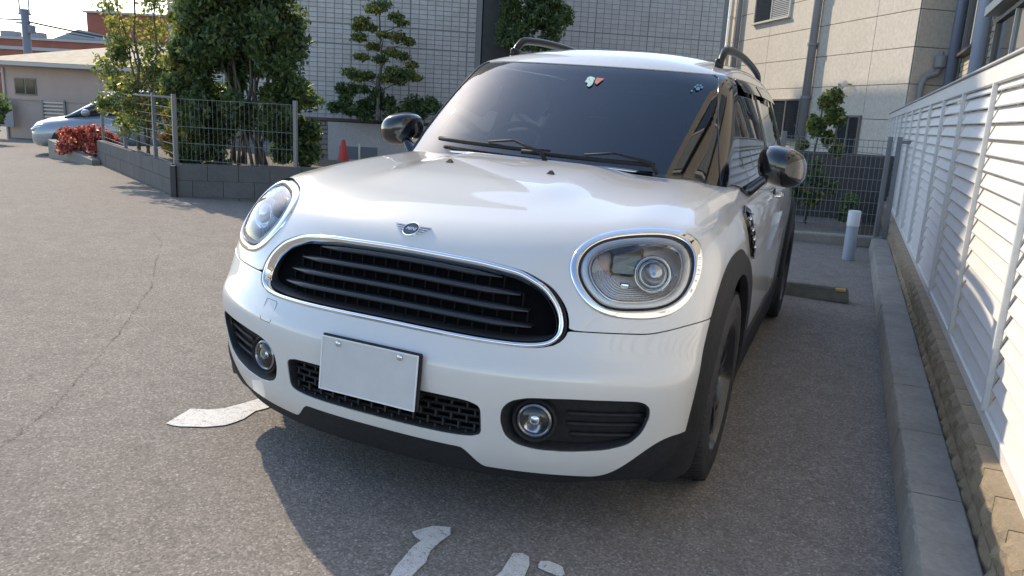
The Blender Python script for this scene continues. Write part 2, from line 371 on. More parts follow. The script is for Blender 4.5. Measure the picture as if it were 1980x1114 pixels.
m = MB(); m.box((1.795, 6.4, .03), (.13, 17.6, .44)); m.box((1.745, 6.4, .255), (.075, 17.6, .006)); m.build('wall_core', BLOCKM, bw).location = (-1.70, 1, 0)
k = 0
for row, zt in ((0, .266), (1, .130)):
    for i in range(60):
        y = -1.7+.2*i+(.1 if row else 0); b = obj('block', protos[k % 6], bw, (1.70-1.70, y+1, zt)); k += 1
fw = thing('louvred_fence', 'long white metal louvred privacy fence standing on the low block wall', 'fence', (1.77, -1.5, .26))
F0 = np.array([1.77, -1.5, .26])
def fb(name, c, d, **kw): m = MB(); m.box(np.array(c)-F0, d, ch=kw.get('ch', .004)); return m.build(name, FENCEW, fw)
PY = [-1.05+1.1*i for i in range(15)]
fb('top_rail', (1.768, 6.45, 1.497), (.05, 16.1, .085)); fb('bottom_rail', (1.768, 6.45, .285), (.045, 16.1, .05))
m = MB(); m.box((1.762-F0[0], 6.45-F0[1], 1.547-F0[2]), (.064, 16.1, .012), ch=.003); m.build('rail_cap', simple('rail_cap_grey', (.5, .5, .5), .5), fw)
pm = MB(); pm.box((0, 0, 0), (.022, .024, 1.16), ch=.003); pm = pm.mesh(FENCEW)
for y in PY: obj('fence_post', pm, fw, np.array([1.748, y, .882])-F0)
SP = .0695; NS = 17
def slatmesh(L):
    m = MB(); pr = [(-.014, -.0335), (-.0165, -.029), (.004, .030), (.010, .034), (.012, .030), (-.008, -.022), (-.008, -.0335)]
    m.prism([(p[0], p[1]) for p in pr], 'y', -L/2, L/2); return m.mesh(FENCEW)
sm = slatmesh(1.1-.036); stuff = MB()
for i in range(len(PY)-1):
    for k in range(NS):
        z = .345+SP*k; c = np.array([1.772, PY[i]+.55, z])-F0
        if i < 11: obj('slat', sm, fw, c)
        else:
            v = np.empty(len(sm.vertices)*3); sm.vertices.foreach_get('co', v); stuff.add(v.reshape(-1, 3)+c, [tuple(p.vertices) for p in sm.polygons])
tag(stuff.build('slat', FENCEW, fw), kind='stuff')
for i in range(len(PY)):   # punched rivet notches along the posts
    pass
# ---------------------------------------------------------------- mesh fence at the rear of the bay
def mesh_fence(name, label, A, B, z0, z1, posts, pitch=.05, hw=(.0, .33, .66, 1.0), mat=MESHG, pr=.022, wr=.0028, rail=None):
    A = np.array(A, float); B = np.array(B, float); L = np.linalg.norm(B-A); d = (B-A)/L; f = thing(name, label, 'fence', (A[0], A[1], z0), 0, 'grey mesh fences')
    m = MB(); n = int(L/pitch)
    z0f = lambda t: 0.; pt = lambda s, z: (d[0]*s, d[1]*s, z)
    for i in range(n+1 if n else 0): s = i*L/n; m.tube([pt(s, .03), pt(s, z1-z0)], wr, 4, cap=False)
    for h in hw: m.tube([pt(0, .04+(z1-z0-.05)*h), pt(L, .04+(z1-z0-.05)*h)], wr*1.5, 4, cap=False)
    tag(m.build('wire_mesh', mat, f), kind='stuff')
    for s in posts: m = MB(); m.box((d[0]*s*L, d[1]*s*L, (z1-z0)/2+.01), (pr*2, pr*2, z1-z0+.06), rz=math.atan2(d[1], d[0]), ch=.004); m.build('fence_post', ALU, f)
    if rail:
        m = MB(); m.tube([pt(0, z1-z0), pt(L, z1-z0)], rail, 6); m.build('top_rail', ALU, f, True)
    return f
mesh_fence('mesh_fence', 'grey wire mesh fence closing the rear end of the parking bay behind the bollard', (-.6, 7.02), (1.60, 7.66), .03, 1.13, (0, .5, .985), .05, (0, .12, .24, .36, .48, .60, .72, .84, .93, 1.0), wr=.0022)
m = MB(); a0 = math.atan2(.64, 2.2); m.box((.5, 7.34, .02), (2.35, .16, .12), rz=a0, ch=.012); tag(m.build('kerb', KERBM), kind='structure')
m = MB(); m.box((1.66, 7.66, .60), (.05, .05, 1.15), ch=.004); m.box((1.72, 7.66, 1.12), (.16, .04, .035), ch=.004); tag(m.build('gate_post', ALU), 'thick grey gate post where the mesh fence meets the white fence', 'post')
m = MB(); m.box((1.25, 10.4, .40), (2.6, .12, .98), rz=.28, ch=.006); tag(m.build('garden_wall', WALLM), 'low dark grey wall in the shade behind the mesh fence', 'wall')
tag(sheet('garden_soil', [(-1.2, 7.3), (1.65, 7.95), (1.65, 12), (-1.2, 12)], SOIL, .004, .0, 10), kind='structure')
# bollard light
bl = thing('bollard_light', 'short round grey bollard light with white top at the rear of the bay', 'bollard', W(1.31, 6.46))
m = MB(); m.lathe([(.056, 0), (.056, .33), (.053, .335)], (0, 0, 0), 28); m.build('bollard_body', simple('bollard_grey', (.34, .37, .42), .45), bl, auto=40)
m = MB(); m.lathe([(.059, .335), (.059, .475), (.054, .485), (0, .487)], (0, 0, 0), 28); m.build('bollard_head', simple('bollard_white', (.72, .73, .74), .4), bl, auto=40)
# wheel stop
ws_ = thing('wheel_stop', 'low olive grey plastic wheel stop behind the rear wheel with an orange reflector', 'wheel stop', W(1.03, 4.34), .02)
STOPM = simple('stop_plastic', (.16, .155, .125), .7, var=.25, scale=12, bump=.2)
m = MB(); m.loft([np.array([(s*.30*a, y, z) for s, y in ((-1, -.07), (1, -.07), (1, .07), (-1, .07))]) if False else np.array([(-.30*a, -b, z), (.30*a, -b, z), (.30*a, b, z), (-.30*a, b, z)]) for z, a, b in ((0, 1, .075), (.02, 1, .075), (.095, .96, .045), (.102, .94, .036))], cap0=True, cap1=True); fix_normals(m.build('stop_body', STOPM, ws_, auto=30))
for sx in (-.15, .10):
    for kz in range(5): m = MB(); m.box((sx, -.068+.0052*kz, .026+.014*kz), (.20, .010, .006)); m.build('rib', STOPM, ws_)
m = MB(); m.box((.235, -.052, .088), (.07, .02, .022), ch=.004); m.build('reflector', simple('orange_reflector', (.75, .42, .12), .3), ws_)
# ---------------------------------------------------------------- planter with mesh fences on the left
def blockwall(name, label, A, B, z0, z1a, z1b, th=.12, course=.19, length=.39, mat=WALLM, cat='wall'):
    A = np.array(A, float); B = np.array(B, float); L = np.linalg.norm(B-A); d = (B-A)/L; nr = np.array([-d[1], d[0]]); ang = math.atan2(d[1], d[0])
    f = thing(name, label, cat, (A[0], A[1], z0), ang, 'dark planter walls')
    m = MB(); m.add(np.array([(0, .005, -.5), (L, .005, -.5), (L, th, -.5), (0, th, -.5), (0, .005, z1a-z0), (L, .005, z1b-z0), (L, th, z1b-z0), (0, th, z1a-z0)]), [(0, 1, 5, 4), (1, 2, 6, 5), (2, 3, 7, 6), (3, 0, 4, 7), (4, 5, 6, 7)])
    m.build('wall_core', mat, f)
    r = 0; 
    top = lambda s: (z1a+(z1b-z1a)*s/L)-z0
    while True:
        hi0 = top(0)-course*r
        if hi0 < -.45: break
        off = length/2 if r % 2 else 0; s = -off
        while s < L:
            a, b = max(s, 0)+.003, min(s+length, L)-.003; s += length
            if b-a < .05: continue
            ta, tb = top(a)-course*r-.003, top(b)-course*r-.003; dd = -.004-.003*rng.random()
            m = MB(); c = course-.006
            m.add(np.array([(a, dd, ta-c), (b, dd, tb-c), (b, .006, tb-c), (a, .006, ta-c), (a, dd, ta), (b, dd, tb), (b, .006, tb), (a, .006, ta)]), [(0, 1, 5, 4), (1, 2, 6, 5), (3, 0, 4, 7), (4, 5, 6, 7), (0, 3, 2, 1)]); m.build('block', mat, f)
        r += 1
    return f
blockwall('planter_wall', 'dark grey block planter wall running away along the lane, mesh fence on top', (-11.42, 8.43), (-6.13, 5.12), 0, .31, .41)
blockwall('planter_wall', 'dark grey block planter wall facing the car under the big evergreen', (-6.07, 5.13), (-3.6, 5.75), 0, .41, .50)
m = MB(); m.box((-6.10, 5.12, .17), (.07, .07, .44), rz=.2); tag(m.build('corner_pipe', simple('dark_pipe', (.03, .03, .04), .5)), 'dark vertical drain pipe at the corner of the two planter walls', 'pipe')
mesh_fence('mesh_fence', 'grey wire fence with wide square bars along the lane side of the planter', (-11.15, 8.33), (-6.12, 5.17), .36, 1.17, (.02, .41, .80, 1.0), 9, (0, .16, .30, .44, .58, .72, .86), pr=.024, wr=.003, rail=.017)
mesh_fence('mesh_fence', 'grey wire mesh fence in front of the big evergreen, facing the car', (-6.08, 5.17), (-4.66, 5.53), .42, 1.17, (1.0,), .055, (0, .28, .55, 1.0), wr=.002)
tag(sheet('planter_soil', [(-11.3, 8.5), (-6.1, 5.25), (-3.7, 5.85), (-4.5, 8.2), (-10.5, 10.2)], SOIL, .33, 0, 10), kind='structure')
# sloping red-shrub bed
rb_ = thing('sloping_kerb_bed', 'low wedge-shaped concrete edging in front of the red shrub', 'planter', (-13.37, 8.95, float(H(-13.37, 8.91)))); P = np.array([(-13.37, 8.91), (-11.15, 8.08)]); z0 = [H(*P[0])-.2, H(*P[1])-.2]
m = MB(); zt = [.20, -.02]; dv = np.array([.05, .135]); O_ = np.array([-13.37, 8.95, float(H(-13.37, 8.91))])
V_ = [(P[0][0], P[0][1], z0[0]), (P[1][0], P[1][1], z0[1]), (P[1][0]+dv[0], P[1][1]+dv[1], z0[1]), (P[0][0]+dv[0], P[0][1]+dv[1], z0[0]), (P[0][0], P[0][1], zt[0]), (P[1][0], P[1][1], zt[1]), (P[1][0]+dv[0], P[1][1]+dv[1], zt[1]), (P[0][0]+dv[0], P[0][1]+dv[1], zt[0])]
m.add(np.array(V_)-O_, [(0, 1, 5, 4), (1, 2, 6, 5), (2, 3, 7, 6), (3, 0, 4, 7), (4, 5, 6, 7)]); m.build('edging', concrete('edging_concrete', (.20, .185, .16), (.28, .26, .22), 3), rb_)
# ---------------------------------------------------------------- foliage
def leaf_mat(name, cols, trans=.35):
    t = NT(name); c = t.coord('Object'); v = t.n('TexNoise', Vector=c, Scale=26.0, Detail=2.0); big = t.n('TexNoise', Vector=c, Scale=3.0, Detail=3.0)
    a = t.n('Attribute', _attribute_name='tone'); f = t.math('ADD', t.math('MULTIPLY', a.outputs['Fac'], .75), t.math('MULTIPLY', big.outputs[0], .25))
    k = len(cols); col = t.ramp(f, [(i/(k-1)*.8+.1, cc) for i, cc in enumerate(cols)])
    t.set(Base__Color=col, Roughness=.42, Specular__IOR__Level=.45)
    tr = t.n('BsdfTranslucent', Color=t.mix(1.0, col, (1.5, 1.6, .9), 'MULTIPLY')); mx = t.n('MixShader', Fac=trans); t.link(t.p.outputs[0], mx.inputs[1]); t.link(tr.outputs[0], mx.inputs[2]); t.link(mx.outputs[0], t.out.inputs[0]); return t.m
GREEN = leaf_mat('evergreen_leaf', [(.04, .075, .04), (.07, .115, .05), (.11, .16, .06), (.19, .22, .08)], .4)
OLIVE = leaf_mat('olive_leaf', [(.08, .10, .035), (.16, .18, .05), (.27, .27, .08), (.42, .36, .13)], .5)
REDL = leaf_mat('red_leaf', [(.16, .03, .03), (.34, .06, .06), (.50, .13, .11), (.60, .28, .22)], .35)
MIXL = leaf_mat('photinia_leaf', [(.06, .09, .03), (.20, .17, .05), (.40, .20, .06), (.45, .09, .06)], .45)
BARK = concrete('bark', (.10, .085, .075), (.20, .18, .155), 9, .6)
def leaves(C, size, elong=2.0, up=.3, tones=None):
    """C: n x 3 centres -> folded two-triangle-pair leaves"""
    n = len(C); a = rng.normal(0, 1, (n, 3)); a[:, 2] -= up; a /= np.linalg.norm(a, axis=1, keepdims=True); b = np.cross(a, rng.normal(0, 1, (n, 3))); b /= np.linalg.norm(b, axis=1, keepdims=True); c = np.cross(a, b)
    s = size*(.6+.8*rng.random((n, 1))); tip = C+a*s*.5*elong; base = C-a*s*.5*elong; l = C+b*s*.5+c*s*.12; r = C-b*s*.5+c*s*.12
    V = np.stack([base, l, tip, r], 1).reshape(-1, 3); i = np.arange(n)[:, None]*4; F = np.concatenate([i+[0, 1, 2], i+[0, 2, 3]])
    t = rng.random(n) if tones is None else tones; return V, F, np.repeat(t, 4)
def leafmesh(name, V, F, t, mat, parent):
    me = bpy.data.meshes.new(name); me.vertices.add(len(V)); me.vertices.foreach_set('co', V.ravel()); me.loops.add(len(F)*3); me.loops.foreach_set('vertex_index', F.ravel().astype(np.int32)); me.polygons.add(len(F)); me.polygons.foreach_set('loop_start', np.arange(0, len(F)*3, 3)); me.polygons.foreach_set('loop_total', np.full(len(F), 3)); me.update(calc_edges=True)
    at = me.attributes.new('tone', 'FLOAT', 'POINT'); at.data.foreach_set('value', t.astype(np.float32)); me.materials.append(mat); return obj(name, me, parent)
def clumps(centres, radii, per, flat=1.0):
    out = []
    for c, r in zip(centres, radii):
        d = rng.normal(0, 1, (per, 3)); d /= np.linalg.norm(d, axis=1, keepdims=True); q = d*(r*(rng.random((per, 1))**.6*1.05+.35*rng.random((per, 1))**4)); q *= np.array([1, 1, flat])*(.75+.5*rng.random(3)); out.append(np.array(c)+q)
    return np.concatenate(out)
def trunk(m, base, top, r0, r1, wob=.05, n=9):
    base, top = np.array(base, float), np.array(top, float); t = np.linspace(0, 1, n)[:, None]; P = base+(top-base)*t; P[1:-1] += rng.normal(0, wob, (n-2, 3))*[1, 1, .3]; m.tube(P, np.linspace(r0, r1, n), 6); return P
# ---------------------------------------------------------------- car materials
def paint_mat():
    t = NT('white_paint'); c = t.coord('Object')
    f = t.noise(c, 900, 2, .5); d = t.noise(c, 3, 4, .6)
    t.set(Base__Color=t.ramp(d, [(.3, (.60, .60, .59)), (.7, (.63, .63, .62))]), Roughness=.32, Coat__Weight=1.0, Coat__Roughness=.025, Coat__IOR=1.55)
    return t.m
PAINT = paint_mat()
GLOSSB = simple('gloss_black', (.006, .007, .009), .12, coat=1)
PLAST = simple('black_plastic', (.022, .023, .026), .62, var=.25, scale=60, bump=.08, bscale=900, spec=.22)
PLAST2 = simple('dark_inner_plastic', (.012, .013, .015), .55)
SATIN = simple('grille_slat_plastic', (.022, .026, .034), .3)
CHROME = simple('chrome', (.86, .87, .88), .045, metal=1)
CHROME2 = simple('satin_chrome', (.62, .63, .65), .2, metal=1)
RUBBER = simple('tyre_rubber', (.028, .028, .03), .75, var=.3, scale=25, bump=.1, bscale=300)
RIM = simple('black_alloy', (.016, .016, .018), .25, coat=.5)
INTER = simple('interior_dark', (.02, .021, .024), .8, var=.2, scale=8)
SEATM = simple('seat_fabric', (.035, .036, .04), .85, var=.2, scale=30)
SCREEN = glass_mat('windscreen_glass', (.30, .38, .42), 0, 1.7, .03, .006)
SIDEG = glass_mat('side_glass', (.25, .29, .29), 0, 1.7, .03)
LENS = glass_mat('lamp_lens', (.93, .94, .95), 0, 1.5, .015)
REFL = simple('lamp_reflector', (.72, .73, .74), .16, metal=1)
BOWL = simple('bowl_silver', (.88, .88, .88), .4, metal=.1)
VOID = simple('void_black', (.004, .004, .005), .95, spec=.05)
FOGS = simple('fog_silver', (.26, .27, .29), .16, metal=.8)
DARKH = simple('lamp_housing', (.05, .055, .065), .3, coat=.3)
DRL = simple('light_guide_white', (.93, .94, .94), .3, coat=.6)
ORANGE = simple('amber_reflector', (.60, .33, .24), .3, coat=.4)
PROJ = simple('projector_glass', (.50, .53, .56), .04, metal=.7, coat=1)
PLATE = simple('plate_white', (.52, .53, .54), .45, var=.05, scale=14)
# ---------------------------------------------------------------- numpy mesh tools
def clip(V, T, s, N=None):
    """keep the part of a triangle mesh where the scalar s >= 0"""
    s = np.where(np.abs(s) < 1e-7, 1e-7, s); ins = s > 0; k = ins[T].sum(1)
    full = T[k == 3]; part = T[(k == 1) | (k == 2)]; kp = ins[part].sum(1)
    odd = np.where((kp == 1)[:, None], ins[part], ~ins[part]).argmax(1) if len(part) else np.zeros(0, int)
    a = part[np.arange(len(part)), odd]; b = part[np.arange(len(part)), (odd+1) % 3]; c = part[np.arange(len(part)), (odd+2) % 3]
    E = np.concatenate([np.stack([a, b], 1), np.stack([a, c], 1)]); Es = np.sort(E, 1)
    U, inv = np.unique(Es, axis=0, return_inverse=True); inv = inv.ravel()
    t = (s[U[:, 0]]/(s[U[:, 0]]-s[U[:, 1]]))[:, None]; NV = V[U[:, 0]]*(1-t)+V[U[:, 1]]*t
    ab = inv[:len(part)]+len(V); ac = inv[len(part):]+len(V); one = kp == 1
    T2 = np.concatenate([full, np.stack([a, ab, ac], 1)[one], np.stack([ab, b, c], 1)[~one], np.stack([ab, c, ac], 1)[~one]])
    V2 = np.concatenate([V, NV]); N2 = None
    if N is not None:
        NN = N[U[:, 0]]*(1-t)+N[U[:, 1]]*t; N2 = np.concatenate([N, NN/np.linalg.norm(NN, axis=1, keepdims=True)])
    used = np.unique(T2); mp = -np.ones(len(V2), int); mp[used] = np.arange(len(used))
    return V2[used], mp[T2], (N2[used] if N2 is not None else None)
def skirt(V, T, N, d=.012):
    """turn the open rim of a panel inwards so that it has thickness"""
    E = np.concatenate([T[:, [0, 1]], T[:, [1, 2]], T[:, [2, 0]]]); key = np.sort(E, 1)
    U, idx, cnt = np.unique(key, axis=0, return_index=True, return_counts=True); B = E[idx[cnt == 1]]
    vs = np.unique(B); mp = {int(v): i for i, v in enumerate(vs)}; n0 = len(V)
    acc = np.zeros((len(vs), 3))
    for a, b in B:
        t = V[b]-V[a]; o = np.cross(t, N[a]); l = np.linalg.norm(o)
        if l > 0: acc[mp[int(a)]] += o; acc[mp[int(b)]] += o
    acc /= np.maximum(np.linalg.norm(acc, axis=1, keepdims=True), 1e-9)
    top = V[vs]; mid = top-N[vs]*d*.15+acc*.0008; bot = top-N[vs]*d; bl = (N[vs]+acc*1.2); bl /= np.linalg.norm(bl, axis=1, keepdims=True)
    k = len(vs); V2 = np.concatenate([V, top, mid, bot]); N2 = np.concatenate([N, bl, acc, acc]); F = []
    for a, b in B:
        i, j = mp[int(a)], mp[int(b)]; F += [(n0+i, n0+k+i, n0+k+j), (n0+i, n0+k+j, n0+j), (n0+k+i, n0+2*k+i, n0+2*k+j), (n0+k+i, n0+2*k+j, n0+k+j)]
    return V2, np.concatenate([T, np.array(F)]) if F else T, N2
def gridtris(a, b, flip=False):
    i, j = np.meshgrid(np.arange(a-1), np.arange(b-1), indexing='ij'); p = (i*b+j).ravel()
    T = np.concatenate([np.stack([p, p+1, p+b+1], 1), np.stack([p, p+b+1, p+b], 1)]); return T[:, ::-1] if flip else T
def star(F, C, D, tmax=2.6):
    """surface point of F along D from an inside point C"""
    a = np.zeros(D.shape[:-1]); st = tmax/60; alive = np.ones(a.shape, bool); b = np.full(a.shape, tmax)
    for i in range(1, 61):
        v = F(C+D*(i*st)) > 0; new = alive & v; b[new] = i*st; a[new] = (i-1)*st; alive &= ~v
    for _ in range(26):
        m = (a+b)/2; o = F(C+D*m[..., None]) > 0; b = np.where(o, m, b); a = np.where(o, a, m)
    return C+D*((a+b)/2)[..., None]
def orient(V, T, N):
    g = np.cross(V[T[:, 1]]-V[T[:, 0]], V[T[:, 2]]-V[T[:, 0]]); w = (g*N[T[:, 0]]).sum(1) < 0
    T = T.copy(); T[w] = T[w][:, ::-1]; return T
def mirror(V, T, N): return V*[-1, 1, 1], T[:, ::-1], N*[-1, 1, 1]
def panel(name, V, T, N, mat, parent, thick=.012):
    if thick: V, T, N = skirt(V, T, N, thick)
    return obj(name, mesh(V, T, mat, True, N), parent)
class Shape:
    """rounded closed outline in the x-z plane, given by its radius at each angle"""
    def __init__(s, c, sx, pts=None, sup=None, harm=9):
        s.c = c; s.sx = sx; th = np.linspace(0, 2*np.pi, 2881)[:-1]
        if pts is not None:
            p = np.array(pts, float); q = np.concatenate([p, p[:1]]); L = np.concatenate([[0], np.cumsum(np.linalg.norm(np.diff(q, axis=0), axis=1))]); u = np.linspace(0, L[-1], 601)[:-1]
            z = np.interp(u, L, q[:, 0])+1j*np.interp(u, L, q[:, 1]); f = np.fft.fft(z); k = np.fft.fftfreq(600, 1/600); z = np.fft.ifft(f*np.exp(-(k/harm)**2/2)*np.exp(.5*(1/harm)**2))
            p = (np.stack([z.real, z.imag], 1)-c)/[sx, 1]; a = np.arctan2(p[:, 1], p[:, 0]) % (2*np.pi); r = np.hypot(p[:, 0], p[:, 1]); o = np.argsort(a); a, r = a[o], r[o]
            th = np.linspace(0, 2*np.pi, 2881)[:-1]; s.R = np.interp(th, np.concatenate([a-2*np.pi, a, a+2*np.pi]), np.concatenate([r, r, r]))
        else:
            hz, n = sup; s.R = hz*(np.abs(np.cos(th))**n+np.abs(np.sin(th))**n)**(-1/n)
    def sym(s):
        m = s.R[(1440-np.arange(2880)) % 2880]; s.R = (s.R+m)/2; return s
    def rad(s, a): return np.interp((a % (2*np.pi))/np.pi*1440, np.arange(2881), np.append(s.R, s.R[0]))
    def sdf(s, x, z):
        """positive outside"""
        u, v = (x-s.c[0])/s.sx, z-s.c[1]; a = np.arctan2(v, u); rr = np.hypot(u, v); k = 1/np.sqrt((np.cos(a)/s.sx)**2+np.sin(a)**2)
        return (rr-s.rad(a))*np.minimum(s.sx, np.sqrt(1+0*k)*1.0)
    def outline(s, n=120, off=0.):
        m = 1440; a = np.arange(m)*2*np.pi/m; r = s.rad(a); P = np.stack([s.c[0]+r*np.cos(a)*s.sx, s.c[1]+r*np.sin(a)], 1)
        t = np.roll(P, -6, 0)-np.roll(P, 6, 0); t /= np.linalg.norm(t, axis=1, keepdims=True); nn = np.stack([t[:, 1], -t[:, 0]], 1); P = P+nn*off
        d = np.linalg.norm(np.roll(P, -1, 0)-P, axis=1); L = np.concatenate([[0], np.cumsum(d)]); q = np.linspace(0, L[-1], n+1)[:-1]; P2 = np.concatenate([P, P[:1]])
        return np.stack([np.interp(q, L, P2[:, 0]), np.interp(q, L, P2[:, 1])], 1)
def ring3(shape, n, off, h, sg=1, F=Fbody, depth=0.):
    """outline placed on the body: off = widening in the plane, h = height over the surface, depth = set back along y"""
    P = shape.outline(n, off); Q = surf_xz(F, np.abs(P[:, 0]), P[:, 1]); Q[:, 0] = P[:, 0]
    G = grad(F, np.stack([np.abs(Q[:, 0]), Q[:, 1], Q[:, 2]], 1)); G[:, 0] *= np.sign(Q[:, 0])
    R = Q+G*h; R[:, 1] += depth
    if sg < 0: R[:, 0] *= -1
    return R
HL_O = Shape((.655, .789), 1.2, [(0.492, 0.801), (0.488, 0.825), (0.494, 0.85), (0.513, 0.871), (0.543, 0.886), (0.583, 0.896), (0.631, 0.902), (0.681, 0.904), (0.73, 0.899), (0.769, 0.888), (0.793, 0.871), (0.810, 0.846), (0.821, 0.806), (0.823, 0.771), (0.818, 0.736), (0.804, 0.707), (0.78, 0.687), (0.746, 0.676), (0.704, 0.673), (0.655, 0.674), (0.618, 0.679), (0.588, 0.69), (0.559, 0.709), (0.533, 0.733), (0.513, 0.762), (0.5, 0.781)], harm=7)
HL_L = Shape((.660, .790), 1.2, [(0.518, 0.792), (0.514, 0.82), (0.523, 0.845), (0.549, 0.865), (0.594, 0.877), (0.642, 0.883), (0.691, 0.885), (0.729, 0.881), (0.761, 0.869), (0.784, 0.848), (0.797, 0.82), (0.803, 0.783), (0.799, 0.75), (0.786, 0.725), (0.763, 0.71), (0.734, 0.701), (0.687, 0.697), (0.641, 0.696), (0.605, 0.702), (0.576, 0.721), (0.551, 0.744), (0.531, 0.768)], harm=7)
GR = Shape((0, .695), 4.6, [(-0.525, 0.64), (-0.525, 0.662), (-0.507, 0.706), (-0.46, 0.752), (-0.378, 0.784), (-0.248, 0.799), (-0.11, 0.803), (0.036, 0.804), (0.158, 0.8), (0.273, 0.795), (0.378, 0.782), (0.455, 0.748), (0.50, 0.70), (0.521, 0.653), (0.525, 0.627), (0.514, 0.605), (0.475, 0.591), (0.415, 0.587), (0.329, 0.588), (0.221, 0.590), (0.106, 0.592), (-0.034, 0.594), (-0.167, 0.593), (-0.316, 0.590), (-0.42, 0.590), (-0.49, 0.598), (-.518, .618)], harm=20).sym()
FOG = Shape((.585, .372), 2.0, [(0.391, 0.37), (0.396, 0.412), (0.42, 0.44), (0.468, 0.455), (0.575, 0.461), (0.677, 0.461), (0.753, 0.459), (0.775, 0.442), (0.776, 0.405), (0.76, 0.354), (0.729, 0.316), (0.672, 0.297), (0.579, 0.287), (0.497, 0.286), (0.441, 0.296), (0.405, 0.32)], harm=13)
INT = Shape((0, .362), 5.3, sup=(.064, 7))
# ---------------------------------------------------------------- master surfaces
az = np.radians(np.linspace(-104, 104, 441)); el = np.radians(np.linspace(-18, 76, 231)); A, Bv = np.meshgrid(az, el, indexing='ij')
D = np.stack([np.sin(A)*np.cos(Bv), -np.cos(A)*np.cos(Bv), np.sin(Bv)], -1)
C0 = np.array([0, 1.5, .40]); V0 = star(Fbody, C0, D.reshape(-1, 3)); N0 = grad(Fbody, V0); T0 = orient(V0, gridtris(*A.shape), N0)
def archf(P):
    """positive outside the outer edge of the front wheel-arch cladding"""
    y, z = P[:, 1], P[:, 2]; u, v = (y-.875)/1.0, z-.335
    r = (np.abs(u/.50)**2.5+np.abs(v/.475)**2.5)**(1/2.5)-1
    lo = np.where(y < .875, (y-.375-.18*(.335-z))*-1, 1.)
    return np.where(z < .335, np.maximum(-(y-(.375-.9*(.335-z)**1.0*.6)), y-1.375), r*.45)
def archr(P):
    y, z = P[:, 1], P[:, 2]; u, v = (y-3.515), z-.335
    r = (np.abs(u/.49)**2.5+np.abs(v/.46)**2.5)**(1/2.5)-1
    return np.where(z < .335, np.abs(u)-.49, r*.45)
def wheelhole(P, yc_): return np.hypot(P[:, 1]-yc_, P[:, 2]-.345)-.392
side = lambda P: np.abs(P[:, 0]) > .62
def arch_s(P): return np.where(side(P), archf(P), 1.)
def zshut(P):
    ax, y = np.abs(P[:, 0]), P[:, 1]
    return .642+.026*sst(.72, .87, ax)*(1-sst(.5, .7, y))+.155*sst(.5, .8, y)+.055*sst(.95, 1.35, y)
def zlip(P):
    ax = np.abs(P[:, 0])
    # lower edge of the white bumper: high over the middle chin, dips below the fog bays
    return .262-.060*sst(.27, .345, ax)+.0*ax+.135*sst(.62, .84, ax)**1.3
def ycowl(x): return 1.10+.275*(np.abs(x)/.7)**2
DOOR_Y = 1.425
car = thing('parked_car', 'white compact crossover with oval black grille, chrome-ringed headlights and roof rails, parked nose out', 'car')
V, T, N = V0, T0, N0
ax = np.abs(V[:, 0])
sg = GR.sdf(V[:, 0], V[:, 2])-.004; sh = np.where(V[:, 1] < .62, HL_O.sdf(ax, V[:, 2]), 1.)
s_bon = np.minimum.reduce([V[:, 2]-zshut(V)-.002, ycowl(V[:, 0])-V[:, 1], DOOR_Y-.003-V[:, 1], sg, sh, arch_s(V)])
panel('bonnet', *clip(V, T, s_bon, N), PAINT, car)
s_bum = np.minimum.reduce([zshut(V)-.002-V[:, 2], V[:, 2]-zlip(V), .80-V[:, 1], sg, FOG.sdf(ax, V[:, 2]), INT.sdf(V[:, 0], V[:, 2]), arch_s(V)])
bumper = panel('front_bumper', *clip(V, T, s_bum, N), PAINT, car, .02)
for sgn in (1, -1):
    s_f = np.minimum.reduce([zshut(V)-.002-V[:, 2], V[:, 2]-.30, V[:, 1]-.9, DOOR_Y-.003-V[:, 1], arch_s(V), V[:, 0]*sgn])
    panel('front_fender', *clip(V, T, s_f, N), PAINT, car)
# chin spoiler (black, under the white lip)
VL = V-N*.004; lowb = lambda P: .175+.03*sst(.5, .85, np.abs(P[:, 0]))
s_l = np.minimum.reduce([zlip(V)-V[:, 2]-.001, V[:, 2]-lowb(V), .9-V[:, 1], arch_s(V)])
def lipmesh():
    v, t, n = clip(V0+N0*(-.004+.010*sst(.0, .03, zlip(V0)-V0[:, 2]))[:, None], T0, s_l, N0); return v, t, n
panel('chin_spoiler', *lipmesh(), PLAST, car, .03)
# inner liner behind the shut lines
s_in = np.minimum.reduce([GR.sdf(V[:, 0], V[:, 2])-.012, np.where(V[:, 1] < .62, HL_O.sdf(ax, V[:, 2]), 1.)-.004, FOG.sdf(ax, V[:, 2])-.004, INT.sdf(V[:, 0], V[:, 2])-.004, arch_s(V)+.03, V[:, 2]-.2, ycowl(V[:, 0])+.02-V[:, 1]])
panel('inner_shell', *clip(V-N*.011, T, s_in, N), PLAST2, car, 0)
# side cladding round the front arches
def flare(V, N, f, d0=.012):
    t = sst(.0, .05, -f); return V+N*(d0*np.minimum(t*3, 1)+.012*t)[:, None]
for sgn in (1, -1):
    f = archf(V0); s = np.minimum.reduce([-f, wheelhole(V0, .845), V0[:, 0]*sgn-.6, V0[:, 2]-.19, 1.44-V0[:, 1]])
    panel('arch_cladding', *clip(flare(V0, N0, f), T0, s, N0), PLAST, car, .03)
